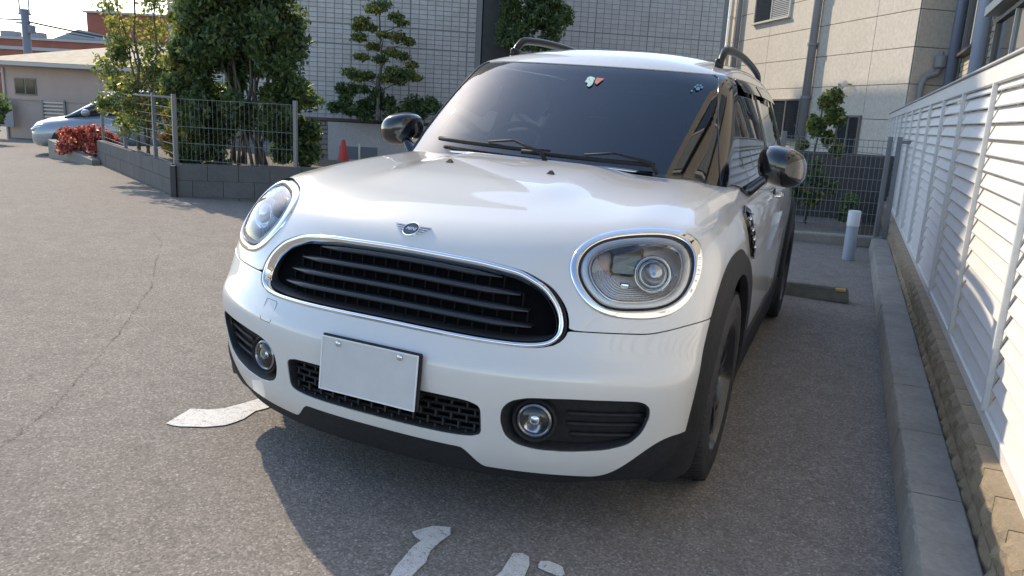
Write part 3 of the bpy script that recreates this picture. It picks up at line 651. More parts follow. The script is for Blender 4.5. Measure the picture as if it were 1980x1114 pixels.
# ---- flanks
ys = np.linspace(1.33, 4.2, 241); tt = np.radians(np.linspace(-52, 62, 91)); Y, TH = np.meshgrid(ys, tt, indexing='ij')
def sidestar():
    D2 = np.stack([np.cos(TH), 0*TH, np.sin(TH)], -1).reshape(-1, 3); C = np.stack([0*Y+.32, Y, 0*Y+.60], -1).reshape(-1, 3)
    return star(lambda P: Fbody(P), C, D2, 1.0)
V1 = sidestar(); N1 = grad(Fbody, V1); T1 = orient(V1, gridtris(*Y.shape), N1)
def doorline(P): return 2.50+.02*np.sin((P[:, 2]-.3)*4)
zsill = lambda P: .355+.0*P[:, 0]
zb = lambda P: 1.02+0*P[:, 0]
for sgn in (1, -1):
    WW = (V1, T1, N1) if sgn > 0 else mirror(V1, T1, N1)
    v, t, n = WW
    s = np.minimum.reduce([v[:, 1]-DOOR_Y-.003, doorline(v)-.003-v[:, 1], v[:, 2]-zsill(v)])
    fd = panel('front_door', *clip(v, t, s, n), PAINT, car)
    s = np.minimum.reduce([v[:, 1]-doorline(v)-.003, 3.42-v[:, 1], v[:, 2]-zsill(v), archr(v)])
    rd = panel('rear_door', *clip(v, t, s, n), PAINT, car)
    s = np.minimum.reduce([v[:, 1]-3.426, 4.18-v[:, 1], v[:, 2]-.34, archr(v)])
    panel('rear_quarter', *clip(v, t, s, n), PAINT, car)
    f = archr(v); s = np.minimum.reduce([-f, wheelhole(v, 3.515), v[:, 2]-.19])
    panel('arch_cladding', *clip(flare(v, n, f), t, s, n), PLAST, car, .03)
    s = np.minimum.reduce([zsill(v)-v[:, 2], v[:, 1]-1.375, 3.03-v[:, 1], v[:, 2]-.17])
    panel('sill_cladding', *clip(v+n*.012, t, s, n), PLAST, car, .03)
    s = np.minimum.reduce([v[:, 2]-.2, wheelhole(v, 3.515), 1.02-v[:, 2]])
    panel('inner_shell', *clip(v-n*.012, t, s, n), PLAST2, car, 0)
# ---- tail
az = np.radians(np.linspace(-100, 100, 121)); el = np.radians(np.linspace(-25, 60, 61)); A, Bv = np.meshgrid(az, el, indexing='ij')
D = np.stack([np.sin(A)*np.cos(Bv), np.cos(A)*np.cos(Bv), np.sin(Bv)], -1).reshape(-1, 3)
V2 = star(Fbody, np.array([0, 3.4, .55]), D); N2 = grad(Fbody, V2); T2 = orient(V2, gridtris(*A.shape), N2)
panel('tailgate', *clip(V2, T2, np.minimum.reduce([V2[:, 1]-4.0, V2[:, 2]-.50, np.where(V2[:, 1] < 4.183, -1., 1.)*0+1]), N2), PAINT, car)
panel('rear_bumper', *clip(V2, T2, np.minimum.reduce([V2[:, 1]-4.0, .495-V2[:, 2], V2[:, 2]-.2]), N2), PLAST, car, .02)
# ---------------------------------------------------------------- cabin
az = np.radians(np.linspace(0, 360, 481)); el = np.radians(np.concatenate([np.linspace(-9, 60, 150), np.linspace(61.5, 90, 20)])); A, Bv = np.meshgrid(az, el, indexing='ij')
D = np.stack([np.sin(A)*np.cos(Bv), np.cos(A)*np.cos(Bv), np.sin(Bv)], -1).reshape(-1, 3)
V3 = star(Fcab, np.array([0, 2.6, 1.10]), D); N3 = grad(Fcab, V3); T3 = orient(V3, gridtris(*A.shape), N3)
wl_ = lambda z: .712-.318*(z-1.02)       # half width of the windscreen
ztop = lambda x: 1.466-.028*(np.abs(x)/.6)**2
def sroof(P):
    x, y, z = P[:, 0], P[:, 1], P[:, 2]; return z-np.minimum(ztop(x), 1.440-.05*sst(2.6, 4.2, y)+0*x)-.0
def win(P, k):
    y, z = P[:, 1], P[:, 2]; zt = 1.415-.03*sst(2.5, 4, y); zl = 1.045+.03*sst(1.6, 3.8, y)
    if k == 0: lo = 1.60+(z-1.03)*.86; hi = 2.44
    if k == 1: lo = 2.56; hi = 3.33-(z-1.03)*.1
    if k == 2: lo = 3.40; hi = 3.88-(z-1.03)*.55
    r = .03; return np.minimum(smin(np.minimum(zt-z, z-zl), np.minimum(y-lo, hi-y), .05), np.where(np.abs(P[:, 0]) > .5, 1., -1.))
def smin(a, b, k): return -smax(-a, -b, k)
def glasszone(P):
    x, y, z = np.abs(P[:, 0]), P[:, 1], P[:, 2]; return smin(wl_(z)-x, ztop(x)-.006-z, .018)
front = lambda P: P[:, 1] < 2.05
V, T, N = V3, T3, N3
gw = np.where(V[:, 1] < 2.05, glasszone(V), -1.)
panel('roof', *clip(V, T, np.minimum(sroof(V)-.002, 4.25-V[:, 1]), N), PAINT, car, .01)
holes = np.maximum.reduce([gw, win(V, 0), win(V, 1), win(V, 2)])
s = np.minimum.reduce([-(sroof(V)+.001), -holes, V[:, 2]-.93])
pil = panel('pillars', *clip(V, T, s, N), GLOSSB, car, .03)
ws = thing  # readability only
v, t, n = clip(V-N*.004, T, np.minimum(gw+.012, V[:, 2]-.9), N); screen = obj('windscreen', mesh(v, t, SCREEN, True, n), car)
# dark frit band printed round the edge of the windscreen
g2 = np.minimum(gw+.01, .022-gw+.02*sst(1.40, 1.46, V[:, 2])); v, t, n = clip(V-N*.006, T, np.minimum(g2, V[:, 2]-1.0), N); obj('frit_band', mesh(v, t, PLAST2, True, n), screen)
for k, nm in ((0, 'door_window'), (1, 'door_window'), (2, 'quarter_window')):
    for sgn in (1, -1):
        w = np.minimum(win(V, k)+.01, V[:, 0]*sgn); v, t, n = clip(V-N*.006, T, w, N); obj(nm, mesh(v, t, SIDEG, True, n), car)
# bright belt trim where cabin and body meet
def belt_points():
    P = []
    for x in np.linspace(0, .66, 24):
        y = ycowl(x); z = 1.026-.058*(x/.8)**2.6; P.append((x, y+.012, z+.004))
    for y in np.linspace(1.42, 4.0, 40):
        zz = np.linspace(.92, 1.08, 60); Q = surf_yz(Fcab, np.full(60, y), zz); f = Fbody(Q); i = np.argmax(f > 0); P.append((Q[i, 0]+.004, y, zz[i]+.004))
    return np.array(P)
BP = belt_points(); i = 24
q = BP.copy(); 
for _ in range(3): q[1:-1] = (q[:-2]+2*q[1:-1]+q[2:])/4
bt = np.concatenate([q[::-1]*[-1, 1, 1], q[1:]]); m = MB(); m.tube(bt, .008, 8, sq=.8); m.build('belt_trim', CHROME2, car, True)
# black cowl strip under the glass
m = MB(); G = []
for x in np.linspace(-.64, .64, 41):
    y = yscreen(x, 1.015); G.append([(x, ycowl(x)-.01, 1.006-.03*(abs(x)/.66)**2.5), (x, ycowl(x)+.03, 1.0-.03*(abs(x)/.66)**2.5), (x, y+.01, 1.012-.03*(abs(x)/.66)**2.5)])
m.grid(np.array(G)); m.build('cowl_panel', PLAST2, car, True)
# ---------------------------------------------------------------- roof rails
def rail(sgn):
    m = MB(); P = []
    for t in np.linspace(0, 1, 34):
        y = 2.06+t*1.75; x = .535-.01*t; z = zrc(y)-.068*(x/.6)**2.6; h = .088*min(1, (t/.07))**.6*min(1, (1-t)/.07)**.6; P.append((sgn*x, y, z+h-.014))
    m.tube(P, .017, 10, sq=1.25)
    for yy in (2.09, 3.78):
        z = zrc(yy)-.05; m.box((sgn*.53, yy, z+.012), (.032, .09, .05), ch=.008)
    return m.build('roof_rail', simple('rail_black', (.012, .013, .016), .34, spec=.3), car, True, auto=50)
rail(1); rail(-1)
# ---------------------------------------------------------------- grille
m = MB(); K = 200
m.loft([ring3(GR, K, .003, -.004), ring3(GR, K, .002, .003), ring3(GR, K, -.002, .006), ring3(GR, K, -.006, .006), ring3(GR, K, -.010, .001), ring3(GR, K, -.016, -.02)])
gtrim = fix_normals(m.build('grille_surround', CHROME, car, True))
m = MB(); m.loft([ring3(GR, K, .012, -.014), ring3(GR, K, -.0155, -.016), ring3(GR, K, -.018, 0, depth=.07)]); gl = fix_normals(m.build('grille', PLAST2, car, True))
o = GR.outline(K, -.017); back = MB(); B_ = surf_xz(Fbody, np.abs(o[:, 0]), o[:, 1]); B_[:, 0] = o[:, 0]; B_[:, 1] += .055
cz = .69; R_ = []
for f in (1, .66, .33, .02):
    Q = np.stack([o[:, 0]*f, cz+(o[:, 1]-cz)*f], 1); S = surf_xz(Fbody, np.abs(Q[:, 0]), Q[:, 1]); S[:, 0] = Q[:, 0]; S[:, 1] += .055; R_.append(S)
back.loft(R_, cap1=True); fix_normals(back.build('grille_back', VOID, gl, True))
def inside_x(sh, z, off):
    xs = np.linspace(0, .6, 601); s_ = sh.sdf(xs, np.full(601, z)); k = np.argmax(s_ > -off); return xs[k]
for zi in (.763, .722, .681, .640):
    m = MB(); L = []; xe = inside_x(GR, zi, .02)-.01
    for x in np.linspace(-xe, xe, 61):
        zz = zi+.012*(1-(x/xe)**2)-.006; e = min(1, (xe-abs(x))/.09)**.7; q_ = surf_xz(Fbody, np.array([abs(x)]), np.array([zz]))[0]; y = q_[1]; h = .0016+.0052*e; d = .014+.02*(1-e)
        L.append([(x, y+d+.03, zz+h*1.0), (x, y+d, zz+h), (x, y+d-.004, zz), (x, y+d, zz-h), (x, y+d+.03, zz-h*1.2)])
    m.grid(np.array(L)); m.build('slat', SATIN, gl, True)
m = MB(); zs_ = [.60, .640, .681, .722, .763, .80]
for r_ in range(5):
    zc_ = (zs_[r_]+zs_[r_+1])/2
    for i in range(-12, 13):
        x = (i+.5*(r_ % 2))*.043
        if GR.sdf(np.array([x]), np.array([zc_]))[0] < -.022:
            y = surf_xz(Fbody, np.array([abs(x)]), np.array([zc_]))[0, 1]; m.box((x, y+.052, zc_), (.0035, .012, .04))
tag(m.build('grille_ribs', simple('rib_black', (.012, .012, .013), .8, spec=.1), gl), kind='stuff')
# ---------------------------------------------------------------- lower intake
m = MB(); m.loft([ring3(INT, 160, .001, -.006), ring3(INT, 160, -.003, -.002), ring3(INT, 160, -.006, -.006), ring3(INT, 160, -.012, 0, depth=.05)]); it = fix_normals(m.build('lower_intake', PLAST, car, True))
def patch(sh, off, depth, n=120, c=None, sgn=1):
    o = sh.outline(n, off); c = c or sh.c; R_ = []
    for f in (1, .75, .5, .25, .02):
        Q = np.stack([c[0]+(o[:, 0]-c[0])*f, c[1]+(o[:, 1]-c[1])*f], 1); S = surf_xz(Fbody, np.abs(Q[:, 0]), Q[:, 1]); S[:, 0] = Q[:, 0]*sgn; S[:, 1] += depth; R_.append(S)
    return MB().loft(R_, cap1=True)
fix_normals(patch(INT, -.011, .045).build('intake_back', VOID, it, True))
m = MB()
for zi in (.318, .340, .362, .384, .406):
    P = [(x, yfront(x, zi)+.026, zi) for x in np.linspace(-.325, .325, 41)]; m.tube(P, .0042, 4)
for r_, (za, zb_) in enumerate([(.300, .318), (.318, .340), (.340, .362), (.362, .384), (.384, .406), (.406, .424)]):
    for i in range(-7, 8):
        x = (i+.5*(r_ % 2))*.048
        if abs(x) < .32: m.box((x, yfront(x, .36)+.028, (za+zb_)/2), (.006, .012, zb_-za))
tag(m.build('intake_mesh', PLAST2, it), kind='stuff')
# ---------------------------------------------------------------- fog bays
def lamp_frame(c, nrm):
    zax = np.array(nrm)/np.linalg.norm(nrm); xax = np.cross([0, 0, 1.], zax); xax /= np.linalg.norm(xax); yax = np.cross(zax, xax); return np.stack([xax, yax, zax], 1)
for sgn in (1, -1):
    m = MB(); m.loft([ring3(FOG, 120, .001, -.008, sgn), ring3(FOG, 120, -.003, -.002, sgn), ring3(FOG, 120, -.007, -.006, sgn), ring3(FOG, 120, -.016, 0, sgn, depth=.055)])
    fb = fix_normals(m.build('fog_bay', PLAST, car, True))
    fix_normals(patch(FOG, -.014, .05, sgn=sgn).build('bay_panel', PLAST, fb, True))
    m = MB()
    for zi, x0, x1 in ((.405, .56, .755), (.372, .56, .745), (.338, .57, .73)):
        P = [(sgn*x, yfront(x, zi)+.035, zi) for x in np.linspace(x0, x1, 15)]; m.tube(P, .006, 6)
    m.build('bay_fin', PLAST, fb, True)
    c = np.array([sgn*.478, yfront(.478, .375)+.03, .377]); M = lamp_frame(c, (sgn*.22, -1, .02))
    m = MB(); m.lathe([(.066, -.03), (.064, .012), (.060, .016), (.055, .012), (.050, -.01), (.046, -.02)], c, 40, M); fl = m.build('fog_lamp', PLAST, car, True, auto=40)
    m = MB(); m.lathe([(.051, -.002), (.050, .012), (.045, .015), (.039, .010), (.034, -.004), (.0, -.012)], c, 40, M); m.build('lamp_ring', FOGS, fl, True, auto=50)
    m = MB(); m.lathe([(.017, -.012), (.016, .004), (.010, .008), (0, .009)], c, 20, M); m.lathe([(.004, -.02), (.004, .004), (0, .005)], c+M@np.array([.022, .004, 0]), 10, M); m.build('lamp_bulb', REFL, fl, True, auto=50)
    m = MB(); m.lathe([(.046, .006), (.038, .013), (.024, .018), (.0, .020)], c, 36, M); m.build('lamp_lens', LENS, fl, True)
# ---------------------------------------------------------------- headlights
AX = np.array([.30, -.93, .16]); AX /= np.linalg.norm(AX)
def hring(sh, off, h, sgn, inn=0.):
    R = ring3(sh, 128, off, h); R = R-AX*inn; R[:, 0] *= sgn; return R
for sgn in (1, -1):
    m = MB(); m.loft([hring(HL_O, -.000, -.008, sgn), hring(HL_O, -.001, .003, sgn), hring(HL_O, -.004, .0055, sgn)])
    r_o = hring(HL_O, -.004, .0055, sgn); r_i = hring(HL_L, .004, .0075, sgn)
    # matching angular order: same outline parameter start, so straight loft
    m2 = MB(); m2.loft([hring(HL_O, 0, -.010, sgn), hring(HL_O, -.0005, .003, sgn), r_o*.999+.001*r_i, r_o*.7+r_i*.3+0*r_i, r_o*.35+r_i*.65, r_i, hring(HL_L, .002, .005, sgn), hring(HL_L, .001, -.02, sgn)])
    hl = fix_normals(m2.build('headlight', CHROME, car, True))
    m = MB(); m.loft([hring(HL_L, .003, .004, sgn), hring(HL_L, -.004, .002, sgn), hring(HL_L, -.005, -.01, sgn, .03)]); fix_normals(m.build('gasket', PLAST2, hl, True))
    # bowl
    cc = np.array([.66*1, .0, .79]); base = ring3(HL_L, 128, -.005, -.002); ctr = base.mean(0)
    rings = []
    for f, d in ((1, .0), (.97, .03), (.90, .06), (.75, .085), (.5, .098), (.2, .10), (.02, .10)):
        R = ctr+(base-ctr)*f-AX*d; R[:, 0] *= sgn; rings.append(R)
    fix_normals(MB().loft(rings[:3]).build('bowl_rim', REFL, hl, True)); fix_normals(MB().loft(rings[2:], cap1=True).build('bowl', BOWL, hl, True))
    # daytime light ring
    P = ctr+(base-ctr)*.935-AX*.004; P[:, 0] *= sgn; m = MB(); m.tube(P, .0105, 10, closed=True); fix_normals(m.build('light_guide', DRL, hl, True))
    P = ctr+(base-ctr)*.845-AX*.014; P[:, 0] *= sgn; m = MB(); m.tube(P, .0065, 8, closed=True); fix_normals(m.build('chrome_bezel', REFL, hl, True))
    # projector, towards the outside
    ax_ = AX*[sgn, 1, 1]; M = lamp_frame(ctr, ax_); e1 = M[:, 0]; e2 = M[:, 1]
    cp = ctr*[sgn, 1, 1]
    px = np.array([sgn*.055, 0, 0])*.9+cp-ax_*.03
    m = MB(); m.lathe([(.052, -.05), (.056, .0), (.054, .008), (.047, .004), (.042, -.015)], px, 40, M); m.build('projector_ring', CHROME, hl, True, auto=50)
    m = MB(); m.lathe([(.043, -.02), (.042, -.004), (.036, .010), (.024, .019), (.010, .0235), (0, .024)], px, 36, M); m.build('projector', PROJ, hl, True)
    # dark cover and amber side reflector, towards the grille
    pi_ = np.array([-sgn*.098, -.0, -.002])+cp-ax_*.040
    m = MB(); m.box((0, 0, 0), (.05, .10, .02), ch=.006); V_ = np.concatenate(m.V)@M.T+pi_; m.V = [V_]; m.build('amber_reflector', ORANGE, hl, False)
    pi_ = np.array([-sgn*.032, 0, .026])+cp-ax_*.048
    m = MB(); m.box((0, 0, 0), (.095, .09, .03), ch=.008); m.V = [np.concatenate(m.V)@M.T+pi_]; m.build('inner_cover', GLOSSB, hl, False)
    m = MB(); m.box((0, 0, 0), (.03, .03, .012), ch=.004); m.V = [np.concatenate(m.V)@M.T+np.array([-sgn*.03, 0, -.055])+cp-ax_*.045]; m.build('indicator_bulb', REFL, hl, False)
    if True:
        V_ = []
        for k in range(7):
            P = ctr+(base-ctr)*(.80-.055*k)-AX*(.050+.006*k); P = P[(P[:, 2] < ctr[2]-.012)]; P = P[np.argsort(P[:, 0])]; P = P*[sgn, 1, 1]; q_ = MB(); q_.tube(P, .0022, 4); V_.append(q_)
        m = MB()
        for q_ in V_: m.add(np.concatenate(q_.V), q_.F)
        tag(m.build('reflector_flutes', REFL, hl, True), kind='stuff')
    # outer lens, a shallow dome
    rings = []
    for f, h in ((1, .006), (.97, .012), (.9, .019), (.75, .027), (.55, .034), (.3, .038), (.02, .039)):
        Q = HL_L.outline(128, -.004); Q = np.array(HL_L.c)+(Q-HL_L.c)*f; S = surf_xz(Fbody, Q[:, 0], Q[:, 1]); G = grad(Fbody, S); S = S+G*.002+AX*(h-.004)*.45; S[:, 0] *= sgn; rings.append(S)
    lens = fix_normals(MB().loft(rings, cap1=True).build('headlight_lens', LENS, hl, True))
# ---------------------------------------------------------------- badge
def surf_frame(x, z):
    p = surf_xz(Fbody, np.array([abs(x)]), np.array([z]))[0]; p[0] = x; g = grad(Fbody, np.array([[abs(x), p[1], z]]))[0]; g[0] *= np.sign(x) if x else 0; return p, g/np.linalg.norm(g)
p, g = surf_frame(0, .850); zax = g; xax = np.array([1., 0, 0]); yax = np.cross(zax, xax); MBd = np.stack([xax, yax, zax], 1); p = p+g*.002
m = MB(); m.lathe([(.0275, -.004), (.0275, .004), (.026, .0055), (.0245, .004), (.0245, .002)], p, 40, MBd); badge = m.build('wing_badge', CHROME, car, True, auto=40)
m = MB(); m.lathe([(.0247, .0), (.0247, .0028), (0, .003)], p, 40, MBd); m.build('badge_disc', GLOSSB, badge, True, auto=40)
for sgn in (1, -1):
    for k in range(4):
        y0 = .013-.0085*k; L = .036-.0075*k; x0 = .0285-.0015*abs(k-1.5)
        m = MB(); pts = [(sgn*x0, y0+.0018), (sgn*(x0+L), y0+.0030), (sgn*(x0+L-.004), y0-.0012), (sgn*x0, y0-.0018)]
        m.prism(pts if sgn > 0 else pts[::-1], 'z', -.004, .0035); m.V = [np.concatenate(m.V)@MBd.T+p-[0, 0, 0]+zax*(-.0012*0)+np.array([0, 0, 0])]; m.build('badge_wing', CHROME2, badge)
def text_mesh(s, size, depth, mat, name, parent, M4, shear=0):
    cu = bpy.data.curves.new(name, 'FONT'); cu.body = s; cu.size = size; cu.extrude = depth; cu.align_x = 'CENTER'; cu.align_y = 'CENTER'; cu.shear = shear; cu.resolution_u = 3; cu.offset = size*.02
    o = bpy.data.objects.new(name, cu); COL.objects.link(o); dg = bpy.context.evaluated_depsgraph_get(); me = bpy.data.meshes.new_from_object(o.evaluated_get(dg)); bpy.data.objects.remove(o); bpy.data.curves.remove(cu)
    me.transform(Matrix(M4)); me.materials.clear(); me.materials.append(mat); return obj(name, me, parent)
M4 = np.eye(4); M4[:3, :3] = MBd; M4[:3, 3] = p+zax*.0035
text_mesh('MINI', .0165, .0008, CHROME, 'badge_lettering', badge, M4.tolist(), .25)
# ---------------------------------------------------------------- number plate
plx, plz = -.002, .455; ta = .06
pl = obj('number_plate', None, car, (plx, -.020, plz), (-ta, 0, 0))
m = MB(); m.box((0, 0, 0), (.330, .0025, .165), ch=.001); m.build('plate_face', PLATE, pl)
m = MB()
for dx, dz, w, h in ((0, .0805, .330, .004), (0, -.0805, .330, .004), (.163, 0, .004, .157), (-.163, 0, .004, .157)): m.box((dx, -.0022, dz), (w, .002, h))
m.build('plate_rim', simple('plate_rim_white', (.72, .73, .74), .35), pl)
m = MB(); m.lathe([(.009, -.004), (.009, .004), (.006, .006), (0, .006)], (-.105, -.001, .066), 14, np.array([[1, 0, 0], [0, 0, -1], [0, 1, 0]])); m.build('plate_bolt', CHROME2, pl, auto=40)
m = MB(); m.lathe([(.009, -.004), (.009, .004), (.006, .006), (0, .006)], (.105, -.001, .066), 14, np.array([[1, 0, 0], [0, 0, -1], [0, 1, 0]])); m.build('plate_bolt', CHROME2, pl, auto=40)
m = MB(); m.box((.003, .008, .001), (.340, .010, .173), ch=.004); m.box((0, .03, 0), (.2, .03, .1)); m.build('plate_bracket', PLAST, pl)
# tow cover outline and washer nozzles
for (x, z) in ((-.44, .545),):
    m = MB(); P = []
    for a_, b_ in ((-.028, .03), (.022, .03), (.028, .024), (.028, -.026), (.022, -.032), (-.022, -.032), (-.028, -.026), (-.028, .024)): 
        q_, g_ = surf_frame(x+a_, z+b_); P.append(q_+g_*.0002)
    m.tube(P, .0011, 4, closed=True); m.build('tow_cover', simple('shut_line', (.18, .18, .18), .6), car)
for x, y in ((-.205, .80), (.205, .80)):
    S = surf_xy(Fbody, np.array([abs(x)]), np.array([y]))[0]; m = MB(); b = [(-.013, -.010, 0), (.013, -.010, 0), (.010, .014, 0), (-.010, .014, 0), (-.005, .004, .012), (.005, .004, .012)]
    m.add(np.array(b)+[x, y, S[2]+.0005], [(0, 1, 5, 4), (1, 2, 5), (2, 3, 4, 5), (3, 0, 4), (3, 2, 1, 0)]); m.build('washer_nozzle', PLAST, car)
# ---------------------------------------------------------------- wipers
def scr(x, z, d): return np.array([x, yscreen(x, z)-d, z+d*.6])
for (xa, xb, xp, za, zb_) in ((-.50, .06, .07, 1.058, 1.052), (-.06, .48, .50, 1.045, 1.040)):
    m = MB(); P = [scr(x, z, .020) for x, z in zip(np.linspace(xa, xb, 9), np.linspace(za, zb_, 9))]; m.tube(P, .009, 6, sq=1.2); w = m.build('wiper', PLAST, car, True)
    m = MB(); P = [scr(xp, 1.008, .02), scr(xp-.03, 1.035, .045), scr((xa+xb)/2+.12, (za+zb_)/2+.016, .045), scr((xa+xb)/2, (za+zb_)/2+.006, .034)]; m.tube(P, [.013, .011, .008, .007], 6, sq=.7); m.build('wiper_arm', PLAST, w, True)
# ---------------------------------------------------------------- mirrors
def mirror_part(sgn):
    c = np.array([sgn*.915, 1.60, 1.075]); m = MB(); rings = []
    n = 40
    for s_, w, h, dx in ((-.088, .02, .015, .01), (-.080, .055, .045, .008), (-.06, .082, .064, .004), (-.03, .097, .076, 0), (0, .103, .081, 0), (.03, .104, .082, 0), (.055, .101, .079, 0)):
        a = np.arange(n)*2*np.pi/n; ca, sa = np.cos(a), np.sin(a); e = 2/2.5
        X = np.sign(ca)*np.abs(ca)**e*w*(1-.10*np.maximum(ca*-1, 0)); Z = np.sign(sa)*np.abs(sa)**e*h
        rings.append(np.stack([c[0]+sgn*(X+dx), c[1]+s_+.02*(X/.1)**2, c[2]+Z-.012*(X/.1)], 1))
    m.loft(rings, cap0=True); g = fix_normals(m.build('door_mirror', GLOSSB, car, True))
    m = MB(); R1 = rings[-1]; ctr = R1.mean(0); m.loft([R1, ctr+(R1-ctr)*.93, ctr+(R1-ctr)*.92+[0, -.012, 0]]); fix_normals(m.build('mirror_rim', PLAST, g, True))
    m = MB(); m.loft([ctr+(R1-ctr)*.925+[0, -.010, 0], ctr+(R1-ctr)*.02+[0, -.010, 0]], cap1=True); fix_normals(m.build('mirror_glass', CHROME, g, True))
    m = MB(); P = np.array([(.785, 1.56, .945), (.815, 1.56, .975), (.85, 1.575, 1.01), (.885, 1.59, 1.045)]); P[:, 0] *= sgn; m.tube(P, [.052, .042, .034, .034], 12, sq=.6); m.build('mirror_arm', GLOSSB, g, True)
    # seam between the cap and the lower housing
    return g
mirror_part(1); mirror_part(-1)
# ---------------------------------------------------------------- door handles, side scuttles
for sgn in (1, -1):
    for y in (2.36, 3.22):
        p_ = surf_yz(Fbody, np.array([y]), np.array([.895]))[0]; m = MB(); P = [(sgn*(p_[0]+d), y+t, .895+.004*math.sin(t*10)) for t, d in ((-.075, .004), (-.06, .026), (-.02, .034), (.03, .034), (.06, .026), (.075, .004))]
        m.tube(P, [.012, .013, .013, .013, .013, .012], 8, sq=.7); h = m.build('door_handle', CHROME, car, True)
        m = MB(); m.lathe([(.034, -.006), (.034, .0015), (.030, .001), (0, -.004)], (sgn*p_[0], y, .893), 24, np.array([[0, 0, sgn], [1, 0, 0], [0, 1, 0]])); m.build('handle_recess', PLAST2, h, True)
    # side scuttle: black tapered frame with three bars
    def sp(y, z, d): q_ = surf_yz(Fbody, np.array([y]), np.array([z]))[0]; g_ = grad(Fbody, q_[None])[0]; q_ = q_+g_*d; q_[0] *= sgn; return q_
    o_ = [(1.20, .905), (1.275, .925), (1.335, .905), (1.345, .83), (1.34, .745), (1.325, .722), (1.295, .735), (1.235, .80), (1.20, .86)]
    m = MB(); A1 = np.array([sp(y, z, -.002) for y, z in o_]); A2 = np.array([sp(y, z, .014) for y, z in o_]); c_ = A2.mean(0); A3 = c_+(A2-c_)*.8; A4 = A3-np.array([sgn*.008, 0, 0]); m.loft([A1, A2, A3, A4], cap1=True)
    g_ = fix_normals(m.build('side_scuttle', GLOSSB, car))
    for k, (za, ya, yb) in enumerate(((.885, 1.225, 1.325), (.845, 1.23, 1.332), (.805, 1.255, 1.33), (.767, 1.285, 1.325))):
        m = MB(); m.tube([sp(y, za+.006*math.sin(y*30), .014) for y in np.linspace(ya, yb, 5)], .0065, 6); m.build('scuttle_bar', CHROME2, g_, True)
# ---------------------------------------------------------------- wheels
def wheel(x, y, sgn, steer=0):
    w = obj('wheel', None, car, (x, y, .340), (0, 0, steer)); MX = np.array([[0, 0, sgn], [0, 1, 0], [1, 0, 0]], float)
    prof = [(.225, -.112), (.262, -.118), (.305, -.117), (.326, -.108), (.337, -.090), (.340, -.06), (.341, -.03), (.341, .03), (.340, .06), (.337, .090), (.326, .108), (.305, .117), (.262, .118), (.225, .112)]
    m = MB(); m.lathe(prof, (0, 0, 0), 72, MX); m.F = m.F[:-2]
    m.V[0][:, 2] = np.maximum(m.V[0][:, 2], -.3385)
    fix_normals(m.build('tyre', RUBBER, w, True, auto=50))
    m = MB()
    for xx in (-.075, -.025, .025, .075):
        a = np.linspace(0, 2*np.pi, 73)[:-1]; m.tube(np.stack([0*a+xx, .3412*np.cos(a), .3412*np.sin(a)], 1), .004, 4, closed=True)
    for k in range(96):
        a = 2*math.pi*k/96; c_, s_ = math.cos(a), math.sin(a)
        for xa, xb, sk in ((.080, .112, .02), (-.112, -.080, .02)): m.tube([(sgn*xa, .341*c_, .341*s_), (sgn*xb, .331*math.cos(a+sk), .331*math.sin(a+sk))], .0022, 3, cap=False)
    m.build('tread_groove', PLAST2, w, False)
    m = MB()
    for rr_ in (.240, .300): a = np.linspace(0, 2*np.pi, 73)[:-1]; m.tube(np.stack([0*a+sgn*(.1165 if rr_ > .27 else .1145), rr_*np.cos(a), rr_*np.sin(a)], 1), .0016, 4, closed=True)
    for k in range(40):
        a = 2*math.pi*k/40
        if (k // 5) % 2: m.box((sgn*.118, .272*math.cos(a), .272*math.sin(a)), (.0018, .012, .026), M=None)
    m.build('sidewall_rib', RUBBER, w, False)
    m = MB(); m.lathe([(.226, -.11), (.226, .100), (.232, .112), (.226, .113), (.216, .098), (.208, .06), (.204, -.1)], (0, 0, 0), 60, MX); m.F = m.F[:-2]; fix_normals(m.build('rim', RIM, w, True, auto=40))
    for k in range(5):
        for dd in (-.13, .13):
            a = 2*math.pi*k/5+.3; c1 = np.array([0, math.cos(a), math.sin(a)]); t1 = np.array([0, -math.sin(a), math.cos(a)]); X = np.array([sgn, 0, 0])
            m = MB(); R = []
            for r_, hw, off, dz in ((.045, .022, dd*.25, .075), (.11, .016, dd*.5, .090), (.17, .013, dd*.9, .094), (.214, .017, dd*1.2, .088)):
                c_ = c1*r_+t1*off*r_*2+X*dz; R.append(np.array([c_-t1*hw-X*.03, c_-t1*hw*.8, c_+t1*hw*.8, c_+t1*hw-X*.03]))
            m.loft(R, cap0=True, cap1=True); fix_normals(m.build('spoke', RIM, w))
    m = MB(); m.lathe([(.055, .05), (.052, .085), (.030, .092), (0, .093)], (0, 0, 0), 24, MX); m.build('hub_cap', RIM, w, True, auto=40)
    m = MB(); m.lathe([(.15, .03), (.15, .045), (0, .046)], (0, 0, 0), 32, MX); m.build('brake_disc', simple('disc_steel', (.10, .10, .10), .5, metal=.6) if 'disc_steel' not in bpy.data.materials else bpy.data.materials['disc_steel'], w, True, auto=40)
for x, y, s_ in ((.785, .845, 1), (-.785, .845, -1), (.785, 3.515, 1), (-.785, 3.515, -1)):
    wheel(x, y, s_, 0)
    m = MB(); R = []
    for xx, rr in ((.55, .388), (.80, .390), (.862, .402)):
        a = np.linspace(-.45, math.pi+.45, 40); R.append(np.stack([0*a+s_*xx, y+rr*np.cos(a), .345+rr*np.sin(a)], 1))
    m.loft(R, closed=False); m.build('wheel_well', PLAST2, car, True)
    m = MB(); m.lathe([(.388, 0), (.0, .001)], (s_*.55, y, .345), 40, np.array([[0, 0, 1], [1, 0, 0], [0, 1, 0]])); m.build('well_back', PLAST2, car)
m = MB(); m.box((0, 2.2, .215), (1.24, 3.7, .03)); m.build('underbody', PLAST2, car)
